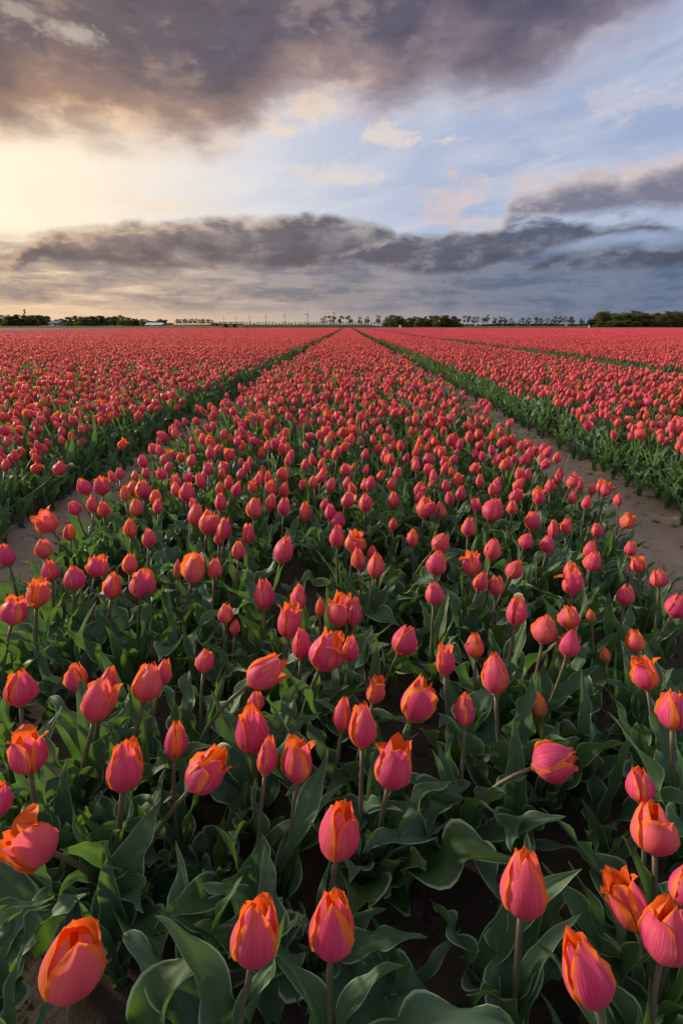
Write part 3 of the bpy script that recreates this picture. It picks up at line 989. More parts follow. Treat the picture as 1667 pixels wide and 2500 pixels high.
# ------------------------------------------------------------------ tulips seen one by one
# picture place of the bloom, its width and length there, lean (degrees, + right), shape, tint (0 rose .. 0.6 orange .. 1 greenish bud)
HAND = [
    (168, 2205, 138, 180, -14, 'globe', .36, 50), (587, 2137, 112, 150, 4, 'mouth', .42, 46), (762, 2122, 100, 140, 3, 'mouth', .38, 44),
    (1200, 2028, 118, 145, 16, 'mouth', .42, 34), (1340, 2225, 108, 152, -6, 'mouth', .52, 36), (1435, 2068, 98, 125, -8, 'star', .66, 34),
    (1530, 2140, 120, 150, 32, 'globe', .45, 26), (1500, 1903, 108, 120, 14, 'globe', .34, 20), (1572, 2035, 80, 100, 30, 'cup', .4, 20),
    (780, 1907, 100, 122, 8, 'mouth', .50, 40), (68, 1938, 115, 130, -72, 'open', .42, 28), (0, 1835, 62, 82, -10, 'egg', .22, 18),
    (475, 1772, 98, 105, 42, 'open', .40, 26), (288, 1757, 92, 125, -4, 'mouth', .44, 28), (66, 1727, 92, 108, -18, 'star', .44, 18),
    (403, 1700, 58, 88, -4, 'slim', .74, 14), (578, 1676, 80, 108, -8, 'mouth', .42, 30), (614, 1735, 54, 92, 4, 'slim', .74, 12),
    (685, 1748, 78, 98, 4, 'star', .46, 20), (904, 1755, 96, 112, 18, 'open', .50, 24), (1272, 1748, 98, 112, 74, 'egg', .38, 4),
    (1468, 1803, 68, 84, 8, 'cup', .40, 16), (1545, 1630, 76, 100, 14, 'globe', .54, 20), (832, 1666, 66, 106, 2, 'egg', .44, 10),
    (787, 1640, 46, 82, 6, 'slim', .70, 14), (960, 1607, 76, 112, 26, 'peel', .52, 8), (1066, 1630, 52, 80, 6, 'egg', .72, 14),
    (1237, 1620, 38, 66, 2, 'bud', .97, 10), (48, 1580, 75, 92, -12, 'egg', .50, 12), (228, 1607, 66, 108, 5, 'peel', .44, 18),
    (250, 1562, 44, 66, 8, 'cup', .62, 14), (175, 1556, 56, 70, -14, 'cup', .70, 12), (340, 1567, 68, 95, 6, 'egg', .34, 10),
    (375, 1545, 44, 66, 8, 'cup', .66, 10), (612, 1543, 72, 108, 54, 'peel', .30, 6), (588, 1610, 42, 48, 0, 'cup', .74, 16),
    (752, 1495, 84, 112, 24, 'open', .42, 16), (803, 1490, 40, 66, 6, 'slim', .74, 8), (862, 1584, 48, 66, 14, 'star', .72, 12),
    (1021, 1516, 48, 76, 2, 'star', .56, 10), (1136, 1547, 65, 100, 3, 'point', .28, 8), (1090, 1483, 48, 60, 4, 'cup', .62, 10),
    (1250, 1446, 63, 72, 14, 'egg', .30, 8), (1305, 1418, 50, 58, 4, 'cup', .56, 12), (1308, 1478, 56, 68, 20, 'egg', .24, 8),
    (1480, 1547, 62, 82, 0, 'star', .52, 12), (1458, 1472, 46, 56, 4, 'cup', .66, 12), (1555, 1392, 62, 64, 30, 'egg', .38, 8),
    (930, 1470, 62, 74, 28, 'egg', .34, 12), (1185, 1402, 50, 76, 10, 'point', .36, 8), (470, 1518, 43, 58, 2, 'egg', .34, 10),
    (518, 1410, 38, 48, 0, 'cup', .76, 12), (541, 1440, 26, 38, 4, 'bud', .92, 8), (692, 1478, 46, 76, 2, 'slim', .30, 8),
    (665, 1426, 58, 86, 4, 'star', .38, 10), (784, 1400, 66, 84, 12, 'open', .38, 10), (815, 1405, 36, 70, 6, 'slim', .34, 8), (605, 1365, 50, 76, -3, 'cup', .24, 6),
    (686, 1373, 38, 66, 2, 'slim', .36, 8), (328, 1338, 65, 72, 4, 'globe', .44, 16), (260, 1345, 45, 66, 4, 'slim', .68, 8),
    (170, 1328, 52, 62, -4, 'egg', .30, 8), (225, 1300, 55, 55, 10, 'open', .40, 10), (300, 1295, 38, 50, 0, 'cup', .46, 8),
    (86, 1362, 54, 76, -2, 'star', .56, 10), (35, 1402, 68, 72, 6, 'open', .42, 12), (117, 1310, 44, 56, -8, 'cup', .38, 8),
    (448, 1305, 55, 86, 12, 'peel', .36, 8), (493, 1305, 36, 50, 2, 'cup', .40, 8), (652, 1262, 48, 72, 14, 'point', .28, 6),
    (548, 1263, 33, 44, 2, 'cup', .72, 8), (14, 1275, 46, 60, -18, 'egg', .26, 6), (100, 1260, 46, 50, -6, 'cup', .30, 8),
    (342, 1236, 33, 48, 0, 'cup', .42, 6), (300, 1213, 33, 48, -2, 'slim', .74, 6), (160, 1222, 30, 42, -6, 'slim', .72, 6),
    (106, 1198, 56, 66, -32, 'star', .32, 6), (172, 1166, 32, 38, -18, 'egg', .40, 6), (238, 1170, 32, 40, -4, 'cup', .66, 6),
    (234, 1116, 38, 54, -4, 'peel', .30, 6), (193, 1117, 36, 44, -22, 'egg', .32, 6), (448, 1182, 36, 56, 8, 'cup', .38, 6),
    (480, 1199, 46, 62, 10, 'peel', .34, 6), (516, 1215, 36, 56, 6, 'cup', .60, 6), (570, 1225, 33, 50, 0, 'cup', .46, 6),
    (505, 1233, 28, 40, 4, 'slim', .70, 6), (775, 1232, 38, 56, 2, 'cup', .32, 6), (815, 1243, 50, 56, 10, 'open', .44, 8),
    (823, 1283, 35, 52, -4, 'slim', .72, 6), (862, 1298, 42, 62, 8, 'point', .32, 6), (855, 1270, 28, 36, 2, 'cup', .70, 6),
    (1003, 1293, 50, 62, 12, 'egg', .30, 6), (1012, 1246, 44, 50, 44, 'egg', .36, 6), (1083, 1293, 46, 62, 2, 'open', .48, 6),
    (1132, 1262, 42, 56, 14, 'egg', .28, 6), (1180, 1308, 42, 52, 30, 'egg', .36, 6), (1138, 1345, 42, 50, 6, 'cup', .72, 6),
    (1104, 1336, 36, 50, 22, 'cup', .70, 6), (997, 1363, 46, 56, 6, 'egg', .32, 8), (1312, 1336, 48, 66, 4, 'open', .44, 8),
    (1310, 1310, 40, 44, 0, 'cup', .66, 8), (1360, 1290, 42, 52, 16, 'cup', .40, 6), (1356, 1262, 34, 44, 10, 'cup', .44, 6),
    (1435, 1367, 45, 54, 12, 'egg', .40, 8), (1512, 1328, 48, 48, 6, 'egg', .44, 8), (1465, 1296, 38, 42, 4, 'star', .62, 8),
    (1447, 1260, 33, 38, 6, 'cup', .42, 6), (1257, 1250, 36, 46, 12, 'egg', .32, 6), (1208, 1243, 36, 40, 20, 'egg', .30, 6),
    (1370, 1218, 28, 38, 4, 'cup', .38, 6), (1270, 1215, 28, 46, 6, 'cup', .36, 6), (1300, 1208, 28, 40, 4, 'cup', .46, 6),
    (1222, 1195, 36, 48, 12, 'egg', .36, 6), (1132, 1170, 52, 58, 22, 'egg', .30, 6), (1175, 1165, 28, 36, 2, 'cup', .46, 6),
    (1076, 1210, 36, 48, 6, 'cup', .40, 6), (975, 1165, 42, 56, 6, 'peel', .34, 6), (903, 1147, 28, 40, 0, 'slim', .66, 6),
    (838, 1155, 34, 46, 2, 'egg', .52, 6), (775, 1195, 34, 44, 4, 'cup', .34, 6), (700, 1175, 30, 48, 0, 'slim', .72, 6),
    (757, 1175, 28, 40, 2, 'cup', .32, 6), (948, 1235, 32, 44, 2, 'bud', .90, 6), (902, 1203, 22, 34, 0, 'bud', .92, 6),
    (1008, 1172, 32, 42, 6, 'egg', .30, 6), (507, 1153, 30, 46, 0, 'cup', .34, 6), (312, 1165, 32, 44, 0, 'cup', .50, 6),
    (652, 1163, 32, 44, 4, 'cup', .32, 6), (584, 1167, 38, 52, 2, 'egg', .44, 6), (330, 1125, 40, 52, -4, 'cup', .62, 6), (358, 1142, 28, 40, 0, 'cup', .62, 6),
    (430, 1130, 36, 54, 2, 'cup', .36, 6), (1390, 1505, 26, 40, 2, 'bud', .98, 6), (1440, 1197, 42, 40, 30, 'star', .50, 6),
    (1355, 1415, 24, 36, 0, 'bud', .98, 6), (735, 1395, 24, 50, 0, 'bud', .84, 4), (408, 1308, 20, 50, 0, 'bud', .98, 4),
]
BLOOM_L = {}
PETAL_MESH = {}
LEAF_MESH = []


def petal_set(kind, seed, big):
    key = (kind, seed, big)
    if key not in PETAL_MESH:
        out = []
        for k, (v, f, p) in enumerate(bloom_petals(kind, 1000 + seed * 17 + len(kind), *((13, 15) if big else (7, 9)))):
            out.append(new_mesh('petal', v, f, M['petal'], True, None, p))
        PETAL_MESH[key] = out
    return PETAL_MESH[key]


def pistil_mesh():
    mb_ = MB()
    mb_.tube([(0, 0, -.02), (0, 0, .03), (0, 0, .08), (0, 0, .28), (0, 0, .36), (0, 0, .40)], [.06, .10, .075, .06, .055, .085], 7)
    for k in range(6):
        a = k * math.pi / 3
        c, s_ = math.cos(a), math.sin(a)
        mb_.tube([(.05 * c, .05 * s_, .06), (.12 * c, .12 * s_, .20), (.14 * c, .14 * s_, .34)], [.012, .022, .018], 5)
    return mb_.mesh('bloom_heart', [M['pistil']])


PISTIL = pistil_mesh()
leaf_r = np.random.default_rng(5)
LEAF_KINDS = ['basal'] * 12 + ['mid'] * 14 + ['erect'] * 9 + ['small'] * 8
for k in LEAF_KINDS:
    d = random_leaf(leaf_r, 1.0, k)
    v, f, p = leaf_geo(9, 30, **d)
    LEAF_MESH.append(new_mesh('leaf', v, f, M['leaf'], True, None, p))
BY_KIND = {k: [i for i, q in enumerate(LEAF_KINDS) if q == k] for k in set(LEAF_KINDS)}


def ground_z(x, y):
    xa, ya = np.array([x]), np.array([y])
    return float(ground_noise(xa, ya)[0] - .035 * track_depth(xa)[0] - .004)


TULIPS = []          # what labels are written from later


def make_tulip(center, axis, L, wid, kind, tint, big, r, base=None, leaves=None, seed=None, spin=None):
    """one tulip: stem, bloom (> petals) and leaves under an Empty where it stands"""
    axis = Vector(axis).normalized()
    bb = Vector(center) - axis * (L * .5)
    if base is None:
        hx = Vector((axis.x, axis.y, 0))
        base = Vector((bb.x, bb.y, 0)) - hx * (bb.z * .55) + Vector((r.normal(0, .012), r.normal(0, .012), 0))
    base.z = ground_z(base.x, base.y) - .004
    root = empty('tulip', base)
    loc = bb - base
    smb = MB()
    th = .0022 + L * .022
    pts = stem_points((0, 0, 0), loc + axis * (.03 * L), axis, 10 if big else 7)
    smb.tube(pts, [th * (1.15 - .25 * i / (len(pts) - 1)) for i in range(len(pts))], 8 if big else 6)
    so = mesh_obj('stem', smb.mesh('stem', [M['stem']]), root)
    bl = mesh_obj('bloom', PISTIL, root)
    bl.location = loc
    q = rot_to(axis) @ Matrix.Rotation(r.uniform(0, 6.28) if spin is None else spin, 3, 'Z')
    bl.rotation_euler = q.to_euler()
    rx = BLOOM_KINDS[kind][0]
    fat = min(1.25, max(.82, (wid / L) / (2 * rx * 1.04)))
    bl.scale = (L * fat, L * fat, L)
    g, h = r.random(), r.random()
    for me in petal_set(kind, int(r.integers(0, 3)) if seed is None else seed, big):
        po = mesh_obj('petal', me, bl)
        po.color = (tint, g, h, 1)
    a0 = r.uniform(0, 6.28)
    if leaves is None:
        ks = [('basal', a0, 1.0, 0), ('mid', a0 + 2.2 + r.normal(0, .4), 1.0, .02), ('erect' if r.random() < .6 else 'mid', a0 + 4.3 + r.normal(0, .4), .95, .04)]
        if big or r.random() < .5:
            ks.append(('small', a0 + r.uniform(0, 6.28), 1.0, .09))
        if r.random() < .35:
            ks.append(('mid', a0 + r.uniform(0, 6.28), 1.0, .01))
        if center[1] < .85:
            ks.append(('mid', a0 + 5.4 + r.normal(0, .5), 1.1, .01))
        hs = loc.z / .24
        leaves = [(BY_KIND[k][int(r.integers(0, len(BY_KIND[k])))], a, s_ * r.uniform(.85, 1.1) * min(1.15, max(.75, hs)), z) for k, a, s_, z in ks]
    for i, a, s_, z in leaves:
        lo = mesh_obj('leaf', LEAF_MESH[i], root)
        at = pts[min(len(pts) - 1, int(z / max(loc.z, .05) * (len(pts) - 1)))]
        lo.location = (at.x, at.y, max(.002, min(z, loc.z * .5)))
        lo.rotation_euler = (0, 0, a)
        lo.scale = (s_,) * 3
    TULIPS.append(dict(root=root, c=Vector(center), axis=axis, L=L, wid=wid, kind=kind, tint=tint))
    return root


rh = np.random.default_rng(21)
hand_xy = []
for n_h, (dx, dy, wpx, lpx, lean, kind, tint, tip) in enumerate(HAND):
    d = ray(dx, dy)
    zb = .268 + rh.normal(0, .012) + (.012 if lpx > 60 else 0)
    if kind == 'bud':
        zb -= .035
    if tint > .6:
        zb -= .012
    t = (zb - EYE) / d.z
    c = Vector((0, 0, EYE)) + d * t
    depth = (CM.transposed() @ (c - Vector((0, 0, EYE)))).z * -1
    offax = 1 / max(.5, d.dot(CM @ Vector((0, 0, -1))))
    wid = wpx * 1.0631 * depth / FPX / (1 + .35 * (offax - 1))
    L = lpx * 1.0631 * depth / FPX / (1 + .35 * (offax - 1))
    eta = R(tip + 6)
    L = min(.085, max(.034, L / max(.72, math.cos(eta)) * .97))
    ex = (CM @ Vector((1, 0, 0)))
    ex = (ex - d * ex.dot(d)).normalized()
    ey = ex.cross(d) * -1
    ey = d.cross(ex) * -1 if (d.cross(ex)).z < 0 else d.cross(ex)
    ax = (ex * math.sin(R(lean)) + ey * math.cos(R(lean))) * math.cos(eta) - d * math.sin(eta)
    big = lpx > 56
    tint = tint + .035 if tint < .6 else tint
    make_tulip(c, ax, L, wid, kind, tint, big, rh)
    hand_xy.append((c.x, c.y))

# leaves that stand out in the foreground: foot and tip in the picture, width and height of the tip in metres
BIG_LEAVES = [
    (0, 265, 2210, 316, 1850, .062, .27, .08, 1.0), (0, 350, 2075, 515, 2060, .105, .035, .16, .3), (1, 575, 2230, 338, 2112, .060, .17, .12, -.4), (1, 625, 2345, 606, 1955, .055, .22, .09, .5),
    (2, 740, 2265, 888, 2085, .036, .17, .14, .9), (3, 1080, 2300, 968, 2060, .042, .12, .26, .8), (3, 1100, 2270, 1302, 1985, .042, .26, .06, .4), (4, 1350, 2350, 1470, 2110, .058, .23, .05, -.3),
    (4, 1300, 2175, 1228, 2320, .052, .05, .20, .5), (1, 735, 2352, 985, 2290, .100, .05, .12, .2), (9, 850, 2010, 1092, 1815, .080, .13, .14, .2), (20, 1130, 1990, 1262, 1880, .070, .10, .24, .4),
    (10, 120, 2170, 62, 1968, .080, .10, .14, .1), (0, -20, 2352, 62, 2105, .095, .10, .12, .2), (10, 215, 2015, 178, 1812, .042, .25, .08, .4), (13, 310, 1960, 440, 1848, .042, .17, .16, .7),
    (7, 1400, 2150, 1372, 1930, .060, .20, .20, -.6), (3, 1190, 2250, 1262, 2020, .085, .08, .12, .1), (9, 640, 1990, 580, 1880, .060, .08, .26, .3), (9, 770, 2030, 690, 1780, .034, .25, .10, .8),
    (6, 1400, 2340, 1568, 2215, .070, .12, .14, .3), (12, 470, 2010, 560, 1900, .060, .08, .26, .6), (19, 1130, 1900, 1130, 1720, .050, .20, .12, .4), (14, 150, 1900, 235, 1780, .050, .13, .10, .2),
]
rb = np.random.default_rng(63)
for ti, ax_, ay_, bx_, by_, wd, zt, ruf, tws in BIG_LEAVES:
    d0, d1 = ray(ax_, ay_), ray(bx_, by_)
    A = Vector((0, 0, EYE)) + d0 * ((.012 - EYE) / d0.z)
    B = Vector((0, 0, EYE)) + d1 * ((zt - EYE) / d1.z)
    hv = Vector((B.x - A.x, B.y - A.y, 0))
    th_ = math.atan2(B.z - A.z, max(.02, hv.length))
    v, f, p = leaf_geo(13, 34, 1.0, wd / (B - A).length * .92, min(R(88), th_ + R(38)), th_ - R(34), bend=.15 * tws, fold=.28, ruffle=ruf, waves=3.2, twist=tws * .4, roll=tws * .8, curlpow=1.3, seed=int(rb.integers(0, 1 << 30)), tipcurl=.25 if ruf > .1 else 0.0)
    tipv = Vector(v[-7])
    sc_ = (B - A).length / tipv.length
    rz = math.atan2(hv.y, hv.x) - math.atan2(tipv.y, tipv.x)
    root_ = TULIPS[ti]['root']
    lo = mesh_obj('leaf', new_mesh('leaf', v, f, M['leaf'], True, None, p), root_)
    lo.location = A - root_.location
    lo.rotation_euler = (0, 0, rz)
    lo.scale = (sc_,) * 3

# ------------------------------------------------------------------ the rest of the bed: the nearest singly, the others as one mass
rs = np.random.default_rng(33)
HX = np.array(hand_xy)


def hand_region(x, y):
    """true where every bloom has been placed from the photograph already"""
    px, py, dz = project((x, y, .27))
    return py > 1165 and dz > 0 or dz <= 0


def poisson(x0, x1, y0, y1, spacing, tries=6):
    """blue-noise points by a jittered lattice with rejection"""
    pts = []
    cell = spacing
    gx = {}
    n = int((x1 - x0) * (y1 - y0) / spacing ** 2 * 3)
    P = np.stack([rs.uniform(x0, x1, n), rs.uniform(y0, y1, n)], 1)
    for x, y in P:
        k = (int(x // cell), int(y // cell))
        ok = True
        for a in (-1, 0, 1):
            for b in (-1, 0, 1):
                for (u, v) in gx.get((k[0] + a, k[1] + b), ()):
                    if (u - x) ** 2 + (v - y) ** 2 < spacing ** 2 * .8:
                        ok = False
                        break
        if ok:
            gx.setdefault(k, []).append((x, y))
            pts.append((x, y))
    return pts


near = []
NEAR_Y = 7.5
cand = poisson(C0, C1, .9, NEAR_Y, .086) + poisson(-6.6, LEFT_EDGE, 1.2, NEAR_Y, .084) + poisson(R0, R1, 1.2, NEAR_Y, .084) + poisson(Q0, 7.4, 1.2, NEAR_Y, .084)
for x, y in cand:
    px, py, dz = project((x, y, .27))
    if dz < .2 or px < -140 or px > 1710:
        continue
    if C0 - .3 < x < C1 + .3 and hand_region(x, y):
        continue
    if len(HX) and np.min((HX[:, 0] - x) ** 2 + (HX[:, 1] - y) ** 2) < .07 ** 2:
        continue
    near.append((dz, x, y))
near.sort()
N_SINGLE = 300 - len(HAND)
KIND_W = ['cup', 'egg', 'slim', 'point', 'open', 'star', 'peel', 'bud', 'globe']
KIND_P = [.24, .22, .12, .12, .09, .06, .07, .05, .03]
inside = [q for q in near if -10 < project((q[1], q[2], .27))[0] < 1578]
single = set(inside[:N_SINGLE])
for dz, x, y in sorted(single):
    kind = str(rs.choice(KIND_W, p=KIND_P))
    tint = float(np.clip(rs.normal(.41, .11), .12, .62)) if kind not in ('slim', 'bud') else float(rs.uniform(.6, .78) if kind == 'slim' else rs.uniform(.85, .99))
    side_lean = .07 + .11 * min(2.2, max(-1.2, x))
    ax = Vector((rs.normal(side_lean, .24), rs.normal(.20, .18), 1)).normalized()
    L = .061 * rs.uniform(.84, 1.16) * (.75 if kind == 'bud' else 1)
    c = Vector((x, y, rs.normal(.268, .018) - (.02 if tint > .6 else 0)))
    make_tulip(c, ax, L, L * BLOOM_KINDS[kind][0] * 2.05, kind, tint, False, rs)

# -- points for the mass
protoA = []
for i, k in enumerate(['cup', 'egg', 'slim', 'point', 'open', 'star', 'peel', 'egg', 'cup', 'point', 'bud', 'globe', 'cup', 'egg']):
    protoA.append(proto_tulip('tulip_shape', k, 200 + i, 0))
protoB = []
for i, k in enumerate(['cup', 'egg', 'slim', 'point', 'open', 'star', 'egg', 'cup']):
    protoB.append(proto_tulip('tulip_shape', k, 300 + i, 1))
TILE = (1.035, 1.5)
protoC = [proto_tile('tulip_tile', 400 + i, TILE[0], TILE[1], 96) for i in range(5)]
# leafy plants that carry no bloom, for the fill between
protoL = []
for i in range(6):
    r_ = np.random.default_rng(500 + i)
    mb = MB()
    a0 = r_.uniform(0, 6.28)
    for j in range(4):
        d = random_leaf(r_, 1.0, (['basal', 'mid', 'small', 'erect'] if i % 2 else ['mid', 'erect', 'small', 'erect'])[j])
        v, f, p = leaf_geo(9, 26, az=a0 + j * 1.9 + r_.normal(0, .3), base=(r_.normal(0, .006), r_.normal(0, .006), 0), pid=j, **d)
        mb.add(v, f, p, 0)
    protoL.append(bpy.data.objects.new('leafy_shape', mb.mesh('leafy_shape', [M['leaf']])))

PROTOS = protoA + protoB + protoC + protoL
oA, oB, oC, oL = 0, len(protoA), len(protoA) + len(protoB), len(protoA) + len(protoB) + len(protoC)
pos, rot, scl, idx, tin = [], [], [], [], []


def put_point(x, y, z, rz, s, i, tilt=(0, 0)):
    pos.append((x, y, z)); rot.append((tilt[0], tilt[1], rz)); scl.append(s); idx.append(i)
    tin.append((float(np.clip(rs.normal(.45 - .05 * max(-2, min(1.2, x * .25)), .16), .08, .80)), rs.random(), rs.random()))


for q in near:
    if q in single:
        continue
    dz, x, y = q
    # plants at the edge of a bed lean out over the track
    put_point(x, y, ground_z(x, y) - .004, rs.normal(0, .45), rs.uniform(.88, 1.12), oA + int(rs.integers(0, len(protoA))), (rs.normal(0, .06), rs.normal(.03, .07) + .07 * min(2.6, max(-.5, x))))
for (a, b) in ((C0, C1), (-24, LEFT_EDGE), (R0, R1), (Q0, 24)):
    for x, y in poisson(a, b, NEAR_Y, 30.0, .092):
        if abs(x) > .80 * y + 1.2:
            continue
        put_point(x, y, -.006 if y < 17 else -.03, rs.normal(0, .8), rs.uniform(.88, 1.12), (oA + int(rs.integers(0, len(protoA)))) if y < 10 else (oB + int(rs.integers(0, len(protoB)))), (rs.normal(0, .06), rs.normal(.03, .07) + .07 * min(2.6, max(-.5, x))))
yt = 30.0 + TILE[1] / 2
while yt < Y_END:
    lim = .80 * yt + 3
    xs_ = [C0 + TILE[0] * (i + .5) for i in range(2)]
    xs_ += [R0 + .866 * (i + .5) for i in range(3)]
    xs_ += [LEFT_EDGE - TILE[0] * (i + .5) for i in range(int(min(lim, -X_END) / TILE[0]))]
    xs_ += [Q0 + TILE[0] * (i + .5) for i in range(int(lim / TILE[0]))]
    for x in xs_:
        if abs(x) < lim:
            put_point(x, yt, -.06, math.pi * int(rs.integers(0, 2)), rs.uniform(.94, 1.06), oC + int(rs.integers(0, len(protoC))))
    yt += TILE[1]
# leaf fill between the single tulips, and the leafy edges of the beds
for x, y in poisson(-1.12, 1.14, .28, 5.2, .088):
    px, py, dz = project((x, y, .1))
    if dz < .15 or not (-200 < px < 1770):
        continue
    keep = .30 if y < 1.0 else .72
    if rs.random() < keep:
        e = max(0, abs(x) - .9)
        put_point(x, y, ground_z(x, y) - .004, rs.uniform(0, 6.28), (rs.uniform(.8, 1.12) if y < 1.2 else rs.uniform(.65, .95)) if abs(x) < .95 else rs.uniform(.5, .8), oL + int(rs.integers(0, len(protoL))))
for xe, sgn in ((LEFT_EDGE, -1), (R0, 1), (R1, -1), (Q0, 1)):
    for x, y in poisson(min(xe - sgn * .12, xe + sgn * .25), max(xe - sgn * .12, xe + sgn * .25), 1.0, 16, .10):
        put_point(x, y, ground_z(x, y) - .004, rs.uniform(0, 6.28), rs.uniform(.7, 1.0), oL + int(rs.integers(0, len(protoL))))

me = bpy.data.meshes.new('tulip_mass')
me.from_pydata(pos, [], [])
for nm, typ, dat, key in (('rot', 'FLOAT_VECTOR', rot, 'vector'), ('tint', 'FLOAT_VECTOR', tin, 'vector'), ('scl', 'FLOAT', scl, 'value'), ('idx', 'INT', idx, 'value')):
    a = me.attributes.new(nm, typ, 'POINT')
    a.data.foreach_set(key, np.asarray(dat, dtype=np.int32 if typ == 'INT' else np.float32).ravel())
for m_ in (M['petal_mass'], M['leaf'], M['stem']):
    me.materials.append(m_)
mass = mesh_obj('tulip_mass', me)
tag(mass, 'uncounted coral tulips filling the long beds behind the nearest ones', None, None, 'stuff')

ng = bpy.data.node_groups.new('spread_tulips', 'GeometryNodeTree')
ng.interface.new_socket('Geometry', in_out='INPUT', socket_type='NodeSocketGeometry')
ng.interface.new_socket('Geometry', in_out='OUTPUT', socket_type='NodeSocketGeometry')
gi = ng.nodes.new('NodeGroupInput')
go = ng.nodes.new('NodeGroupOutput')
m2p = ng.nodes.new('GeometryNodeMeshToPoints')
iop = ng.nodes.new('GeometryNodeInstanceOnPoints')
ng.links.new(gi.outputs[0], m2p.inputs[0])
ng.links.new(m2p.outputs[0], iop.inputs['Points'])
g2i = ng.nodes.new('GeometryNodeGeometryToInstance')
# a multi-input joins the last link first: link in reverse so that the order is that of PROTOS
for o in reversed(PROTOS):
    oi = ng.nodes.new('GeometryNodeObjectInfo')
    oi.inputs['Object'].default_value = o
    oi.inputs['As Instance'].default_value = True
    ng.links.new(oi.outputs['Geometry'], g2i.inputs[0])
jn = ng.nodes.new('GeometryNodeJoinGeometry')
ng.nodes.remove(g2i)
for o in reversed(PROTOS):
    oi = [n_ for n_ in ng.nodes if n_.type == 'OBJECT_INFO' and n_.inputs['Object'].default_value == o][0]
    ng.links.new(oi.outputs['Geometry'], jn.inputs[0])
ng.links.new(jn.outputs[0], iop.inputs['Instance'])
iop.inputs['Pick Instance'].default_value = True


def named(nm, dt):
    n_ = ng.nodes.new('GeometryNodeInputNamedAttribute')
    n_.data_type = dt
    n_.inputs['Name'].default_value = nm
    return [s_ for s_ in n_.outputs if s_.enabled and s_.name == 'Attribute'][0]


ng.links.new(named('idx', 'INT'), iop.inputs['Instance Index'])
ng.links.new(named('scl', 'FLOAT'), iop.inputs['Scale'])
e2r = ng.nodes.new('FunctionNodeEulerToRotation')
ng.links.new(named('rot', 'FLOAT_VECTOR'), e2r.inputs[0])
ng.links.new(e2r.outputs[0], iop.inputs['Rotation'])
ng.links.new(iop.outputs[0], go.inputs[0])
md = mass.modifiers.new('spread_tulips', 'NODES')
md.node_group = ng

# ------------------------------------------------------------------ the far edge of the field and the horizon
def at(fx, fy, Y):
    """point at distance Y ahead seen at (fx, fy) of the 1667 x 2500 picture"""
    d = ray(fx / 1.0631, fy / 1.0631)
    return d.x / d.y * Y, EYE + d.z / d.y * Y


HZ = 795.0
WORD = ['first', 'second', 'third', 'fourth', 'fifth', 'sixth', 'seventh', 'eighth', 'ninth', 'tenth', 'eleventh', 'twelfth', 'thirteenth', 'fourteenth', 'fifteenth',
        'sixteenth', 'seventeenth', 'eighteenth', 'nineteenth', 'twentieth']
TENS = ['', '', 'twenty', 'thirty', 'forty', 'fifty', 'sixty', 'seventy']
UNITS = ['', 'first', 'second', 'third', 'fourth', 'fifth', 'sixth', 'seventh', 'eighth', 'ninth']


def ordinal(i):
    i += 1
    if i <= 20:
        return WORD[i - 1]
    t, u = divmod(i, 10)
    return TENS[t][:-1] + 'ieth' if u == 0 else TENS[t] + '-' + UNITS[u]


def leaf_clump(mb_, c, rx, ry, rz, n, size, r, shell=.55):
    for _ in range(n):
        d = r.normal(0, 1, 3)
        d /= np.linalg.norm(d) + 1e-9
        k = (shell + (1 - shell) * r.random()) if r.random() < .75 else r.random()
        p = np.array(c) + d * k * np.array([rx, ry, rz])
        s = size * r.uniform(.6, 1.35)
        a = r.normal(0, 1, 3); a /= np.linalg.norm(a)
        b = np.cross(a, d + r.normal(0, .6, 3)); b /= np.linalg.norm(b) + 1e-9
        q = [p - a * s * .5 - b * s * .3, p + a * s * .15 - b * s * .42, p + a * s * .55 + b * s * .1, p + a * s * .02 + b * s * .42]
        mb_.add(q, [(0, 1, 2, 3)])


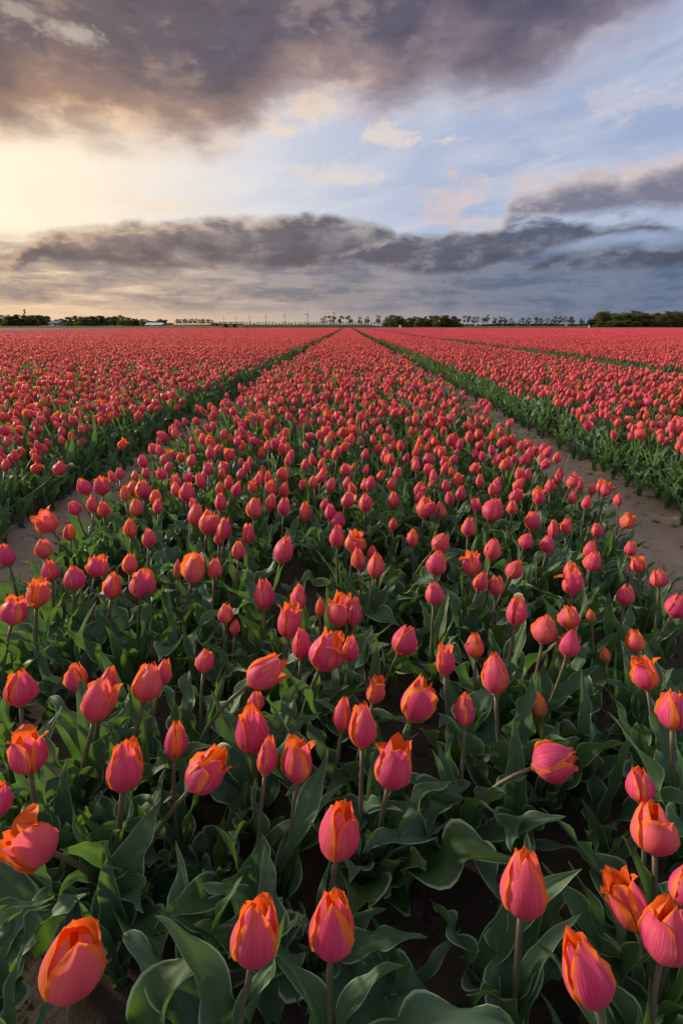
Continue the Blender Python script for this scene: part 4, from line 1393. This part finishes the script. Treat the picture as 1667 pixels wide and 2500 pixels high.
def tree_meshes(kind, seed):
    """trunk and crown of a tree one unit tall"""
    r = np.random.default_rng(seed)
    tb, cb = MB(), MB()
    lean = r.normal(0, .015, 2)
    if kind == 'dense':
        tb.tube([(0, 0, -.02), (lean[0], lean[1], .35), (lean[0] * 2, lean[1] * 2, .75)], [.030, .024, .008], 6)
        for k in range(5):
            a = k * 1.3 + r.uniform(0, .8)
            tb.tube([(0, 0, .2 + .06 * k), (.12 * math.cos(a), .12 * math.sin(a), .4 + .06 * k), (.22 * math.cos(a), .22 * math.sin(a), .55 + .05 * k)], [.014, .010, .004], 5)
        for k in range(30):
            a = r.uniform(0, 6.28)
            h = r.uniform(.06, .86) if k > 8 else r.uniform(.05, .3)
            wd = .33 * math.sin(math.pi * min(.97, .26 + .66 * h)) ** .7
            d = wd * r.uniform(.3, 1.0)
            s = r.uniform(.12, .19) * (1.1 - .35 * h)
            leaf_clump(cb, (d * math.cos(a), d * math.sin(a), h), s * 1.1, s * 1.1, s * .95, 80, .060, r)
    elif kind == 'roadside':
        tb.tube([(0, 0, -.02), (lean[0], lean[1], .4), (lean[0] * 2, lean[1] * 2, .9)], [.020, .015, .004], 6)
        for k in range(7):
            a = k * 2.4 + r.uniform(0, .8)
            h = .34 + .07 * k
            l_ = r.uniform(.16, .26)
            tb.tube([(0, 0, h), (l_ * .5 * math.cos(a), l_ * .5 * math.sin(a), h + .10), (l_ * math.cos(a), l_ * math.sin(a), h + .20)], [.009, .006, .003], 4)
        for k in range(11):
            a = r.uniform(0, 6.28)
            h = r.uniform(.42, .90)
            wd = .26 * math.sin(math.pi * min(.98, max(.03, (h - .28) / .76))) ** .6
            d = wd * r.uniform(.25, 1)
            s = r.uniform(.085, .145)
            leaf_clump(cb, (d * math.cos(a), d * math.sin(a), h), s, s, s * .8, 60, .046, r, .3)
    elif kind == 'bare':
        tb.tube([(0, 0, -.02), (lean[0], lean[1], .45), (lean[0] * 2, lean[1] * 2, .95)], [.018, .013, .003], 6)
        for k in range(12):
            a = k * 2.4 + r.uniform(0, .8)
            h = .30 + .05 * k
            l_ = r.uniform(.20, .32) * (1.15 - h * .6)
            e = (l_ * math.cos(a), l_ * math.sin(a), h + .22)
            tb.tube([(0, 0, h), (l_ * .5 * math.cos(a), l_ * .5 * math.sin(a), h + .13), e], [.008, .006, .003], 4)
            leaf_clump(cb, (e[0] * .85, e[1] * .85, min(.93, h + .17)), .09, .09, .10, 44, .040, r, .2)
    elif kind == 'conifer':
        tb.tube([(0, 0, -.02), (.01, 0, .5), (.03, 0, 1.0)], [.022, .015, .004], 6)
        for k in range(9):
            h = .45 + .06 * k
            a = r.uniform(0, 6.28)
            leaf_clump(cb, (.05 * math.cos(a), .05 * math.sin(a), h), .07, .07, .045, 26, .05, r, .2)
    tm = tb.mesh('trunk', [M['bark']])
    return tm, cb


TREE_CACHE = {}


def tree_mesh(kind, var, crown_mat):
    k = (kind, var, crown_mat)
    if k not in TREE_CACHE:
        tm, cb = tree_meshes(kind, 900 + var * 7 + len(kind))
        TREE_CACHE[k] = (tm, cb.mesh('crown', [M[crown_mat]], False))
    return TREE_CACHE[k]


def tree(fx, ytop, wpx, Y, kind, crown_mat, label, group, name='tree', rr=None):
    x, ztop = at(fx, ytop, Y)
    tm, cm = tree_mesh(kind, int(rr.integers(0, 5)), crown_mat)
    root = empty(name, (x, Y, -.10))
    h = ztop + .10
    spread = {'dense': .62, 'roadside': .56, 'bare': .56, 'conifer': .24}[kind] * h
    wm = wpx / 1178 * Y
    s = wm / spread
    rz = rr.uniform(0, 6.28)
    for nm, me_ in (('trunk', tm), ('crown', cm)):
        o = mesh_obj(nm, me_, root)
        o.scale = (h * s, h * s, h)
        o.rotation_euler = (0, 0, rz)
    tag(root, label, 'tree', group)
    return root


rt = np.random.default_rng(77)


def clump(xs, tops, widths, Y, mats, label, group, jitter=25):
    n = len(xs)
    for i, (fx, ty, wd) in enumerate(zip(xs, tops, widths)):
        m_ = mats[i % len(mats)]
        look = {'crown': 'fresh green', 'crown_olive': 'olive green', 'crown_dark': 'dark', 'crown_bare': 'brown twiggy'}[m_]
        tree(fx, ty, wd, Y + rt.uniform(-jitter, jitter), 'dense', m_, label % (look, ordinal(i)), group, 'tree', rt)


# -- woods on the left
xs = [2, 16, 30, 44, 57, 70, 83, 96, 109]
clump(xs, [767, 764, 768, 765, 769, 768, 764, 768, 766], [26, 27, 24, 26, 26, 24, 30, 25, 22], 380, ['crown', 'crown_olive', 'crown', 'crown_dark', 'crown_olive'],
      '%s tree in the wood left of the blue grey barn, %s from left', 'trees of the wood left of the barn')
tree(58, 753.5, 7, 372, 'conifer', 'crown_dark', 'thin ragged conifer sticking up above the wood beside the blue grey barn', None, 'tree', rt)
clump([124, 136, 148, 156], [778, 779, 777, 778], [18, 16, 18, 18], 520, ['crown_olive', 'crown_bare'], '%s low tree standing far behind the blue grey barn, %s from the left', 'low trees behind the barn')
xs = [163, 176, 187, 199, 211, 223, 232, 244, 256, 267, 278, 289, 300, 310]
clump(xs, [779, 769, 768, 770, 772, 772, 767, 768, 770, 769, 771, 767, 771, 774], [20, 24, 24, 26, 24, 22, 22, 28, 26, 24, 24, 28, 24, 20], 370,
      ['crown_dark', 'crown', 'crown_dark', 'crown_olive', 'crown', 'crown_olive', 'crown_dark'], '%s tree in the wood right of the blue grey barn, %s from the barn', 'trees of the wood right of the barn')
xs = [322, 332, 343, 353, 364, 376, 387, 396, 404]
clump(xs, [779, 777, 779, 778, 781, 783, 781, 775, 779], [20, 20, 22, 20, 18, 20, 20, 22, 14], 430, ['crown_olive', 'crown_dark', 'crown_bare'],
      '%s low tree around the long white shed, %s from the left', 'trees around the white shed')
for i in range(17):
    tree(430 + i * 5.35, 777 + rt.uniform(-.7, .9), 8.5, 520 + rt.uniform(-6, 6), 'roadside', 'crown_bare', 'budding poplar in the close row left of the bridge, %s from the left' % ordinal(i), 'poplars in the close row', 'poplar', rt)
for i, fx in enumerate((414, 420, 522, 530, 538)):
    tree(fx, 786 + rt.uniform(-1, 1), 8, 560, 'dense', 'crown_bare', 'small twiggy bush at an end of the poplar row, %s from the left' % ordinal(i), 'bushes by the poplar row', 'bush', rt)
# -- thin trees in a row far behind the dike
fx, i = 545, 0
while fx < 945:
    tree(fx, 785.5 + rt.uniform(-.8, 1.2), rt.uniform(5.5, 7.5), 900 + rt.uniform(-8, 8), 'bare' if rt.random() < .7 else 'roadside', 'crown_bare',
         'thin budding tree in the row behind the dike, %s from the bridge' % ordinal(i), 'thin trees in the far row', 'tree', rt)
    fx += rt.uniform(6.4, 8.6)
    i += 1
# -- roadside trees along the dike
RS = [(786, 776, 10, 'bare'), (793, 771, 10, 'bare'), (809, 767, 20, 'roadside'), (831, 768.5, 18, 'roadside'), (854, 768, 22, 'roadside'), (878, 770.5, 13, 'roadside'), (898, 771, 16, 'roadside'), (923, 767, 17, 'roadside')]
for i, (fx, ty, wd, k) in enumerate(RS):
    tree(fx, ty, wd, 330, k, {'bare': 'crown_bare', 'roadside': 'crown_olive'}[k], ('bare budding' if k == 'bare' else 'leafy') + ' tree alone on the dike, %s right of the tallest turbine' % ordinal(i), 'trees spaced along the dike', 'tree', rt)
# -- clump in the middle
xs = [944, 959, 972, 985, 998, 1010, 1023, 1036, 1048, 1060, 1072, 1083, 1095, 1107, 1117]
clump(xs, [770, 768, 770, 776, 775, 768, 772, 773, 768, 768, 770, 768, 771, 769, 770], [18, 26, 24, 20, 22, 28, 22, 22, 24, 26, 24, 26, 24, 24, 20], 350,
      ['crown_olive', 'crown', 'crown_dark', 'crown_olive', 'crown'], '%s tree in the rounded copse behind the white cabinet, %s from the left', 'trees of the copse')
# -- trees along the road on the right
RR = [(1141, 767, 19), (1157, 771, 14), (1165, 773, 11), (1179, 775, 10), (1189, 766.5, 19), (1207, 773, 15), (1222, 770, 17), (1233, 773, 16), (1247, 777, 11), (1254, 784, 8), (1267, 782, 7), (1279, 773, 13), (1291, 773, 16),
      (1311, 771, 16), (1323, 774, 12), (1336, 777, 11), (1345, 781, 8), (1356, 769.5, 17), (1368, 769, 15), (1379, 773, 11), (1391, 771, 13), (1399, 771, 14), (1420, 776, 16), (1440, 775, 16)]
for i, (fx, ty, wd) in enumerate(RR):
    k = 'bare' if wd < 12 else 'roadside'
    tree(fx, ty, wd, 360 + rt.uniform(-10, 10), k, {'bare': 'crown_bare', 'roadside': 'crown' if i % 3 else 'crown_olive'}[k], ('thin twiggy' if k == 'bare' else 'round headed') + ' roadside tree, %s from the copse towards the big wood' % ordinal(i), 'trees along the road', 'tree', rt)
# -- big wood on the right
xs = [1446, 1456, 1468, 1480, 1492, 1503, 1513, 1525, 1538, 1550, 1562, 1574, 1586, 1597, 1609, 1620, 1632, 1644, 1656, 1668]
clump(xs, [779, 771, 760, 758, 764, 761, 757, 762, 761, 755, 757, 764, 761, 772, 760, 764, 757, 753, 756, 754], [20, 26, 30, 34, 30, 30, 34, 30, 32, 34, 34, 28, 30, 24, 26, 30, 30, 34, 32, 32], 330,
      ['crown_dark', 'crown', 'crown_olive', 'crown', 'crown_dark', 'crown_olive', 'crown'], '%s tree in the big wood at far right, %s from left', 'trees of the big wood', 14)
xs = [1462, 1484, 1508, 1530, 1556, 1582, 1604, 1626, 1650]
clump(xs, [781, 780, 783, 779, 781, 783, 778, 781, 780], [18, 20, 18, 20, 20, 20, 22, 20, 20], 312, ['crown', 'crown_olive', 'crown_dark'], '%s bushy tree before the big wood, %s from left', 'bushy trees before the big wood', 3)

# far blue woodland behind the road trees
mb = MB()
rw = np.random.default_rng(15)
xa, _ = at(1100, HZ, 1500)
xb, zt = at(1450, 788, 1500)
for k in range(150):
    x = xa + (xb - xa) * rw.random()
    h = zt * rw.uniform(.55, 1.0) * (.75 if x < xa + (xb - xa) * .3 else 1.0)
    leaf_clump(mb, (x, 1500 + rw.uniform(-20, 20), h * .5), 7, 7, h * .5, 60, 2.6, rw, .3)
tag(mesh_obj('far_woodland', mb.mesh('far_woodland', [M['crown_dark']], False)), 'low hazy belt of woodland far behind the roadside trees', None, None, 'stuff')

# -- dike
x0, _ = at(414, HZ, 300)
x1, ztop = at(940, 792.2, 300)
mb = MB()
n = 40
prof = [(-9, -.12), (-2.2, ztop - .1), (-1.2, ztop), (1.2, ztop), (2.2, ztop - .1), (9, -.12)]
rows = []
for i in range(n + 1):
    x = x0 + (x1 - x0) * i / n
    k = min(1, (n - i) / 5 + .35)
    rows.append([(x, 300 + a, (-.12 + (b + .12) * k) + .05 * math.sin(i * 2.1 + a)) for a, b in prof])
mb.add([p for r_ in rows for p in r_], grid_faces(len(prof), n + 1, True))
# opening under the bridge is left by the deck standing proud of a cutting
tag(mesh_obj('grass_dike', mb.mesh('grass_dike', [M['dike']])), 'low grassy dike along the far end of the field', None, None, 'structure')
x2, _ = at(1680, HZ, 290)
mb = MB()
rows = []
for i in range(31):
    x = x1 - 6 + (x2 + 30 - x1) * i / 30
    rows.append([(x, 292 + a, b + .06 * math.sin(i * 1.7)) for a, b in ((-10, -.12), (-3, .16), (3, .16), (10, -.12))])
mb.add([p for r_ in rows for p in r_], grid_faces(4, 31, True))
tag(mesh_obj('road_verge', mb.mesh('road_verge', [M['dike']])), 'green grass verge of the road beyond the field', None, None, 'structure')

# reed edge on the left: blades standing on the bank
mb = MB()
for k in range(5200):
    x = rw.uniform(-235, -60)
    y = rw.uniform(256, 262)
    h = rw.uniform(.35, .85) * (1.35 if math.sin(x * .21) > .6 else 1)
    a, b = rw.normal(0, .12), rw.normal(0, .08)
    mb.add([(x - .09, y, -.1), (x + .09, y, -.1), (x + a + .03, y + b, h), (x + a - .03, y + b, h)], [(0, 1, 2, 3)])
tag(mesh_obj('dry_reeds', mb.mesh('dry_reeds', [M['straw']], False)), 'strip of dry straw coloured reeds along the ditch at left', None, None, 'stuff')


def building(name, fx0, fx1, yeave, yridge, Y, depth, wall, roof, label, cat='building', windows=0, gable_left=False):
    xa_, ze = at(fx0, yeave, Y)
    xb_, zr = at(fx1, yridge, Y)
    root = empty(name, ((xa_ + xb_) / 2, Y, -.1))
    w_ = (xb_ - xa_) / 2
    ze, zr = ze + .1, zr + .1
    b = MB()
    v = [(-w_, 0, 0), (w_, 0, 0), (w_, depth, 0), (-w_, depth, 0), (-w_, 0, ze), (w_, 0, ze), (w_, depth, ze), (-w_, depth, ze), (-w_, depth / 2, zr - .05), (w_, depth / 2, zr - .05)]
    b.add(v, [(0, 1, 5, 4), (2, 3, 7, 6), (1, 2, 6, 9, 5), (3, 0, 4, 8, 7)])
    mesh_obj('wall', b.mesh('wall', [M[wall]], False), root)
    for s_ in (0, 1):
        b = MB()
        ya, za = (-.35, ze - .12) if s_ == 0 else (depth + .35, ze - .12)
        e = w_ + .3
        for dz_ in (0, .14):
            b.add([(-e, ya, za + dz_), (e, ya, za + dz_), (e, depth / 2, zr + dz_), (-e, depth / 2, zr + dz_)], [(0, 1, 2, 3)])
        o_ = [(0, 1, 5, 4), (1, 2, 6, 5), (2, 3, 7, 6), (3, 0, 4, 7)]
        b.f.extend(o_); b.mi.extend([0] * 4)
        mesh_obj('roof', b.mesh('roof', [M[roof]], False), root)
    b = MB()
    b.box(-w_ * .2 - .9, -.06, 0, -w_ * .2 + .9, .02, min(2.3, ze * .8))
    d_ = mesh_obj('door', b.mesh('door', [M['white']], False), root)
    for k in range(windows):
        b = MB()
        cx = -w_ + (k + 1) * 2 * w_ / (windows + 1)
        b.box(cx - .5, -.05, ze * .45, cx + .5, .01, ze * .78)
        mesh_obj('window', b.mesh('window', [M['glass']], False), root)
    tag(root, label, cat)
    return root


building('barn', 118, 141, 789, 783.5, 352, 12, 'barn_wall', 'barn_roof', 'blue grey barn with pale roof edge between the two woods at left', 'barn', 2)
building('shed', 355, 394, 793, 788.3, 335, 8, 'barn_wall', 'white_roof', 'long low shed with white roof before the trees left of the poplars', 'shed', 4)
building('farmhouse', 1578, 1621, 778, 766, 345, 11, 'brick', 'pink_tile', 'brick farmhouse with pinkish tiled roof half hidden in the big wood', 'house', 3)

# -- bridge
xa, zd = at(529, 791.0, 300)
xb, _ = at(602, 791.0, 300)
xm = (xa + xb) / 2
root = empty('bridge', (xm, 288, -.1))
hw = (xb - xa) / 2
zd += .1
b = MB(); b.box(-hw, -2.4, zd - .32, hw, 2.4, zd); mesh_obj('deck', b.mesh('deck', [M['dark_wood']], False), root)
for s_ in (-1, 1):
    b = MB()
    b.box(-hw * .98, s_ * 2.3 - .05, zd + .85, hw * .98, s_ * 2.3 + .05, zd + .95)
    mesh_obj('rail', b.mesh('rail', [M['dark_wood']], False), root)
    for k in range(9):
        b = MB()
        xx = -hw * .96 + k * hw * .24
        b.box(xx - .06, s_ * 2.3 - .055, zd, xx + .06, s_ * 2.3 + .055, zd + .85)
        mesh_obj('post', b.mesh('post', [M['dark_wood']], False), root)
for k, xx in enumerate((-hw * .62, -hw * .05, hw * .5)):
    b = MB(); b.box(xx - .45, -2.0, 0, xx + .45, 2.0, zd - .32); mesh_obj('pier', b.mesh('pier', [M['dark_wood']], False), root)
for s_ in (-1, 1):
    b = MB()
    b.add([(s_ * hw * .72, -2.8, 0), (s_ * hw, -2.8, 0), (s_ * hw, -2.8, zd - .33), (s_ * hw * .98, -2.8, zd - .33), (s_ * hw * .72, 2.2, 0), (s_ * hw, 2.2, 0), (s_ * hw, 2.2, zd - .33), (s_ * hw * .98, 2.2, zd - .33)],
          [(0, 1, 2, 3), (4, 7, 6, 5), (0, 3, 7, 4), (1, 5, 6, 2), (2, 6, 7, 3), (0, 4, 5, 1)])
    mesh_obj('abutment', b.mesh('abutment', [M['concrete']], False), root)
tag(root, 'low flat bridge with dark deck and pale abutments below the first turbines', 'bridge')

# -- white cabinet, small white post
for fx, w_, yt_, Y, nm, lab, cat in ((977, 4.2, 793.6, 185, 'cabinet', 'small white cabinet at the field edge in front of the rounded copse', 'cabinet'),
                                     (1438, 2.2, 794.0, 262, 'marker', 'little white marker board at the left foot of the big wood', 'marker')):
    x, z = at(fx, yt_, Y)
    root = empty(nm, (x, Y, -.09))
    z += .09
    ww = w_ / 1178 * Y / 2
    b = MB(); b.box(-ww, -ww * .7, .08, ww, ww * .7, z - .06); mesh_obj('body', b.mesh('body', [M['white']], False), root)
    b = MB(); b.box(-ww * 1.08, -ww * .78, z - .06, ww * 1.08, ww * .78, z); mesh_obj('lid', b.mesh('lid', [M['white']], False), root)
    b = MB(); b.box(-ww * .9, -ww * .6, -.02, ww * .9, ww * .6, .08); mesh_obj('base', b.mesh('base', [M['concrete']], False), root)
    tag(root, lab, cat)

# -- wind turbines
TB = [(547, 777, 25, 60, 'over the bridge, shortest of the line'), (576, 775, 4, 75, 'over the right end of the bridge'), (609, 773.5, -20, 55, 'just right of the bridge'), (649, 771.5, 3, 70, 'midway along the dike, fourth of the line'),
      (695, 769, 8, 62, 'with one blade straight up, left of the tallest'), (750, 766.5, 24, 30, 'tallest in view, standing clear of all trees'), (815.5, 763.5, 0, 66, 'rising directly behind a roadside tree')]
HUB = 68.0
for fx, hy, ang, yaw, lab in TB:
    d = ray(fx / 1.0631, hy / 1.0631)
    Y = (HUB - EYE) * d.y / d.z
    x = d.x / d.y * Y
    root = empty('wind_turbine', (x, Y, 0))
    b = MB(); b.tube([(0, 0, -.1), (0, 0, HUB * .5), (0, 0, HUB - 1.5)], [3.0, 2.3, 1.5], 12); mesh_obj('tower', b.mesh('tower', [M['steel']]), root)
    cy, sy = math.cos(R(yaw)), math.sin(R(yaw))
    b = MB()
    b.tube([(sy * 5, cy * 5, HUB), (sy * 2, cy * 2, HUB), (-sy * 3.2, -cy * 3.2, HUB)], [1.5, 2.1, 1.7], 10); mesh_obj('nacelle', b.mesh('nacelle', [M['steel']]), root)
    hb = MB()
    hub = Vector((-sy * 4.4, -cy * 4.4, HUB))
    hb.tube([hub + Vector((sy, cy, 0)) * 1.3, hub, hub - Vector((sy, cy, 0)) * 1.4], [1.7, 1.6, .4], 10)
    ho = mesh_obj('hub', hb.mesh('hub', [M['steel']]), root)
    rt_ = Vector((cy, -sy, 0))
    for k in range(3):
        a = R(ang + 120 * k)
        dr = rt_ * math.sin(a) + Vector((0, 0, 1)) * math.cos(a)
        pr = rt_ * math.cos(a) - Vector((0, 0, 1)) * math.sin(a)
        nn = Vector((sy, cy, 0))
        b = MB()
        Lb = 27.0
        v = []
        for t, c, th in ((0, 1.8, .8), (.12, 3.3, .7), (.5, 2.3, .5), (1, .9, .25)):
            q = hub + dr * (Lb * t + 1.0)
            v += [q - pr * c * .5 - nn * th * .2, q + nn * th, q + pr * c * .8, q - nn * th]
        f = []
        for t in range(3):
            for j in range(4):
                f.append((t * 4 + j, t * 4 + (j + 1) % 4, t * 4 + 4 + (j + 1) % 4, t * 4 + 4 + j))
        f += [(0, 3, 2, 1), (12, 13, 14, 15)]
        b.add(v, f)
        mesh_obj('blade', b.mesh('blade', [M['steel']]), root)
    tag(root, 'grey three bladed wind turbine ' + lab, 'wind turbine', 'wind turbines on the horizon')

# ------------------------------------------------------------------ what each tulip looks like and where it stands
FRONT = {
    0: 'large pink tulip at bottom left, tipped forward with one orange petal hanging down',
    1: 'egg shaped pink tulip, left of the pair standing at bottom centre',
    2: 'narrow pink and orange tulip, right of the pair standing at bottom centre',
    3: 'fat pink tulip leaning right on a bent stem at lower right',
    4: 'tall orange and pink egg shaped tulip lowest at the right, on upright stem',
    5: 'spiky orange tulip with pointed petals beside the cut off bottom right tulip',
    6: 'large round pink tulip leaning right, cut by the right edge near the bottom',
    7: 'smooth round pink tulip on brown stem above the spiky orange one',
    8: 'pink tulip sliver at the right edge above the large round one',
    9: 'pink tulip with orange crown alone in the middle above the bottom pair',
    10: 'open red orange tulip lying over to the left at left edge',
    11: 'dark pink tulip cut by the left edge above the one lying over',
    12: 'open tulip showing its orange heart, bent right, centre left',
    13: 'fat pink and orange tulip just left of the open bent one',
    14: 'spiky tulip with two flaring orange petals near the left edge',
    15: 'slim orange tulip upright between the fat pink one and the curled topped one',
    16: 'fat rose tulip with rolled top in front of a slim orange one',
    17: 'slim orange tulip tucked behind the fat rose one',
    18: 'flaring pink tulip with orange tips right of the tucked away orange one',
    19: 'open pink tulip leaning right with dark orange mouth, right of centre',
    20: 'pink tulip lying almost level to the right on long brown stem',
    21: 'square topped coral tulip near right edge above the smooth round one',
    22: 'round coral tulip at right edge, level with the pointed folded one',
    23: 'tall egg shaped crimson tulip with orange petal edge in the middle',
    25: 'peach tulip with one petal folded round it leaning right',
    26: 'small orange egg shaped tulip right of the folded peach one',
    27: 'slim greenish orange bud alone on dark soil at right',
    34: 'long pink tulip tilted far right with a loose orange petal',
    36: 'large open pink tulip on long curved stem right of the tilted one',
    40: 'tall pointed pink tulip upright, right of centre above the small orange one',
}


def colour_word(t):
    return 'deep pink' if t < .29 else 'rose pink' if t < .36 else 'pink orange' if t < .43 else 'coral' if t < .52 else 'red orange' if t < .62 else 'pale orange' if t < .83 else 'greenish'


SHAPE = {'cup': 'cupped', 'egg': 'egg shaped', 'slim': 'slim', 'point': 'pointed', 'open': 'open topped', 'star': 'spiky', 'globe': 'fat round', 'peel': 'loose petalled', 'bud': 'budding', 'mouth': 'open mouthed'}
rowed = []
for i, t in enumerate(TULIPS):
    px, py, dz = project(t['c'])
    qx, qy, _ = project(t['c'] + t['axis'] * .04)
    ln = math.degrees(math.atan2(qx - px, py - qy))
    t['px'], t['py'] = px, py
    lw = 'bent left' if ln < -28 else 'leaning left' if ln < -9 else 'upright' if ln < 9 else 'leaning right' if ln < 28 else 'bent right'
    t['desc'] = '%s %s tulip %s' % (colour_word(t['tint']), SHAPE[t['kind']], lw)
    x = t['c'].x
    t['bed'] = 'centre bed' if C0 - .4 < x < C1 + .45 else 'left bed' if x < 0 else 'right bed'
for bed in ('centre bed', 'left bed', 'right bed'):
    ts = sorted([t for t in TULIPS if t['bed'] == bed], key=lambda t: -t['py'])
    n_row = 12 if bed == 'centre bed' else 8
    rows_ = [ts[k:k + n_row] for k in range(0, len(ts), n_row)]
    for k, row in enumerate(rows_):
        row.sort(key=lambda t: t['px'])
        for j, t in enumerate(row):
            t['label'] = '%s, %s from left in the %s %s line' % (t['desc'], ordinal(j), bed.replace(' bed', ''), ordinal(k) + ' bed' if False else 'bed\'s ' + ordinal(k))
for i, t in enumerate(TULIPS):
    tag(t['root'], FRONT.get(i, t['label']), 'tulip', 'tulips standing one by one in the beds')
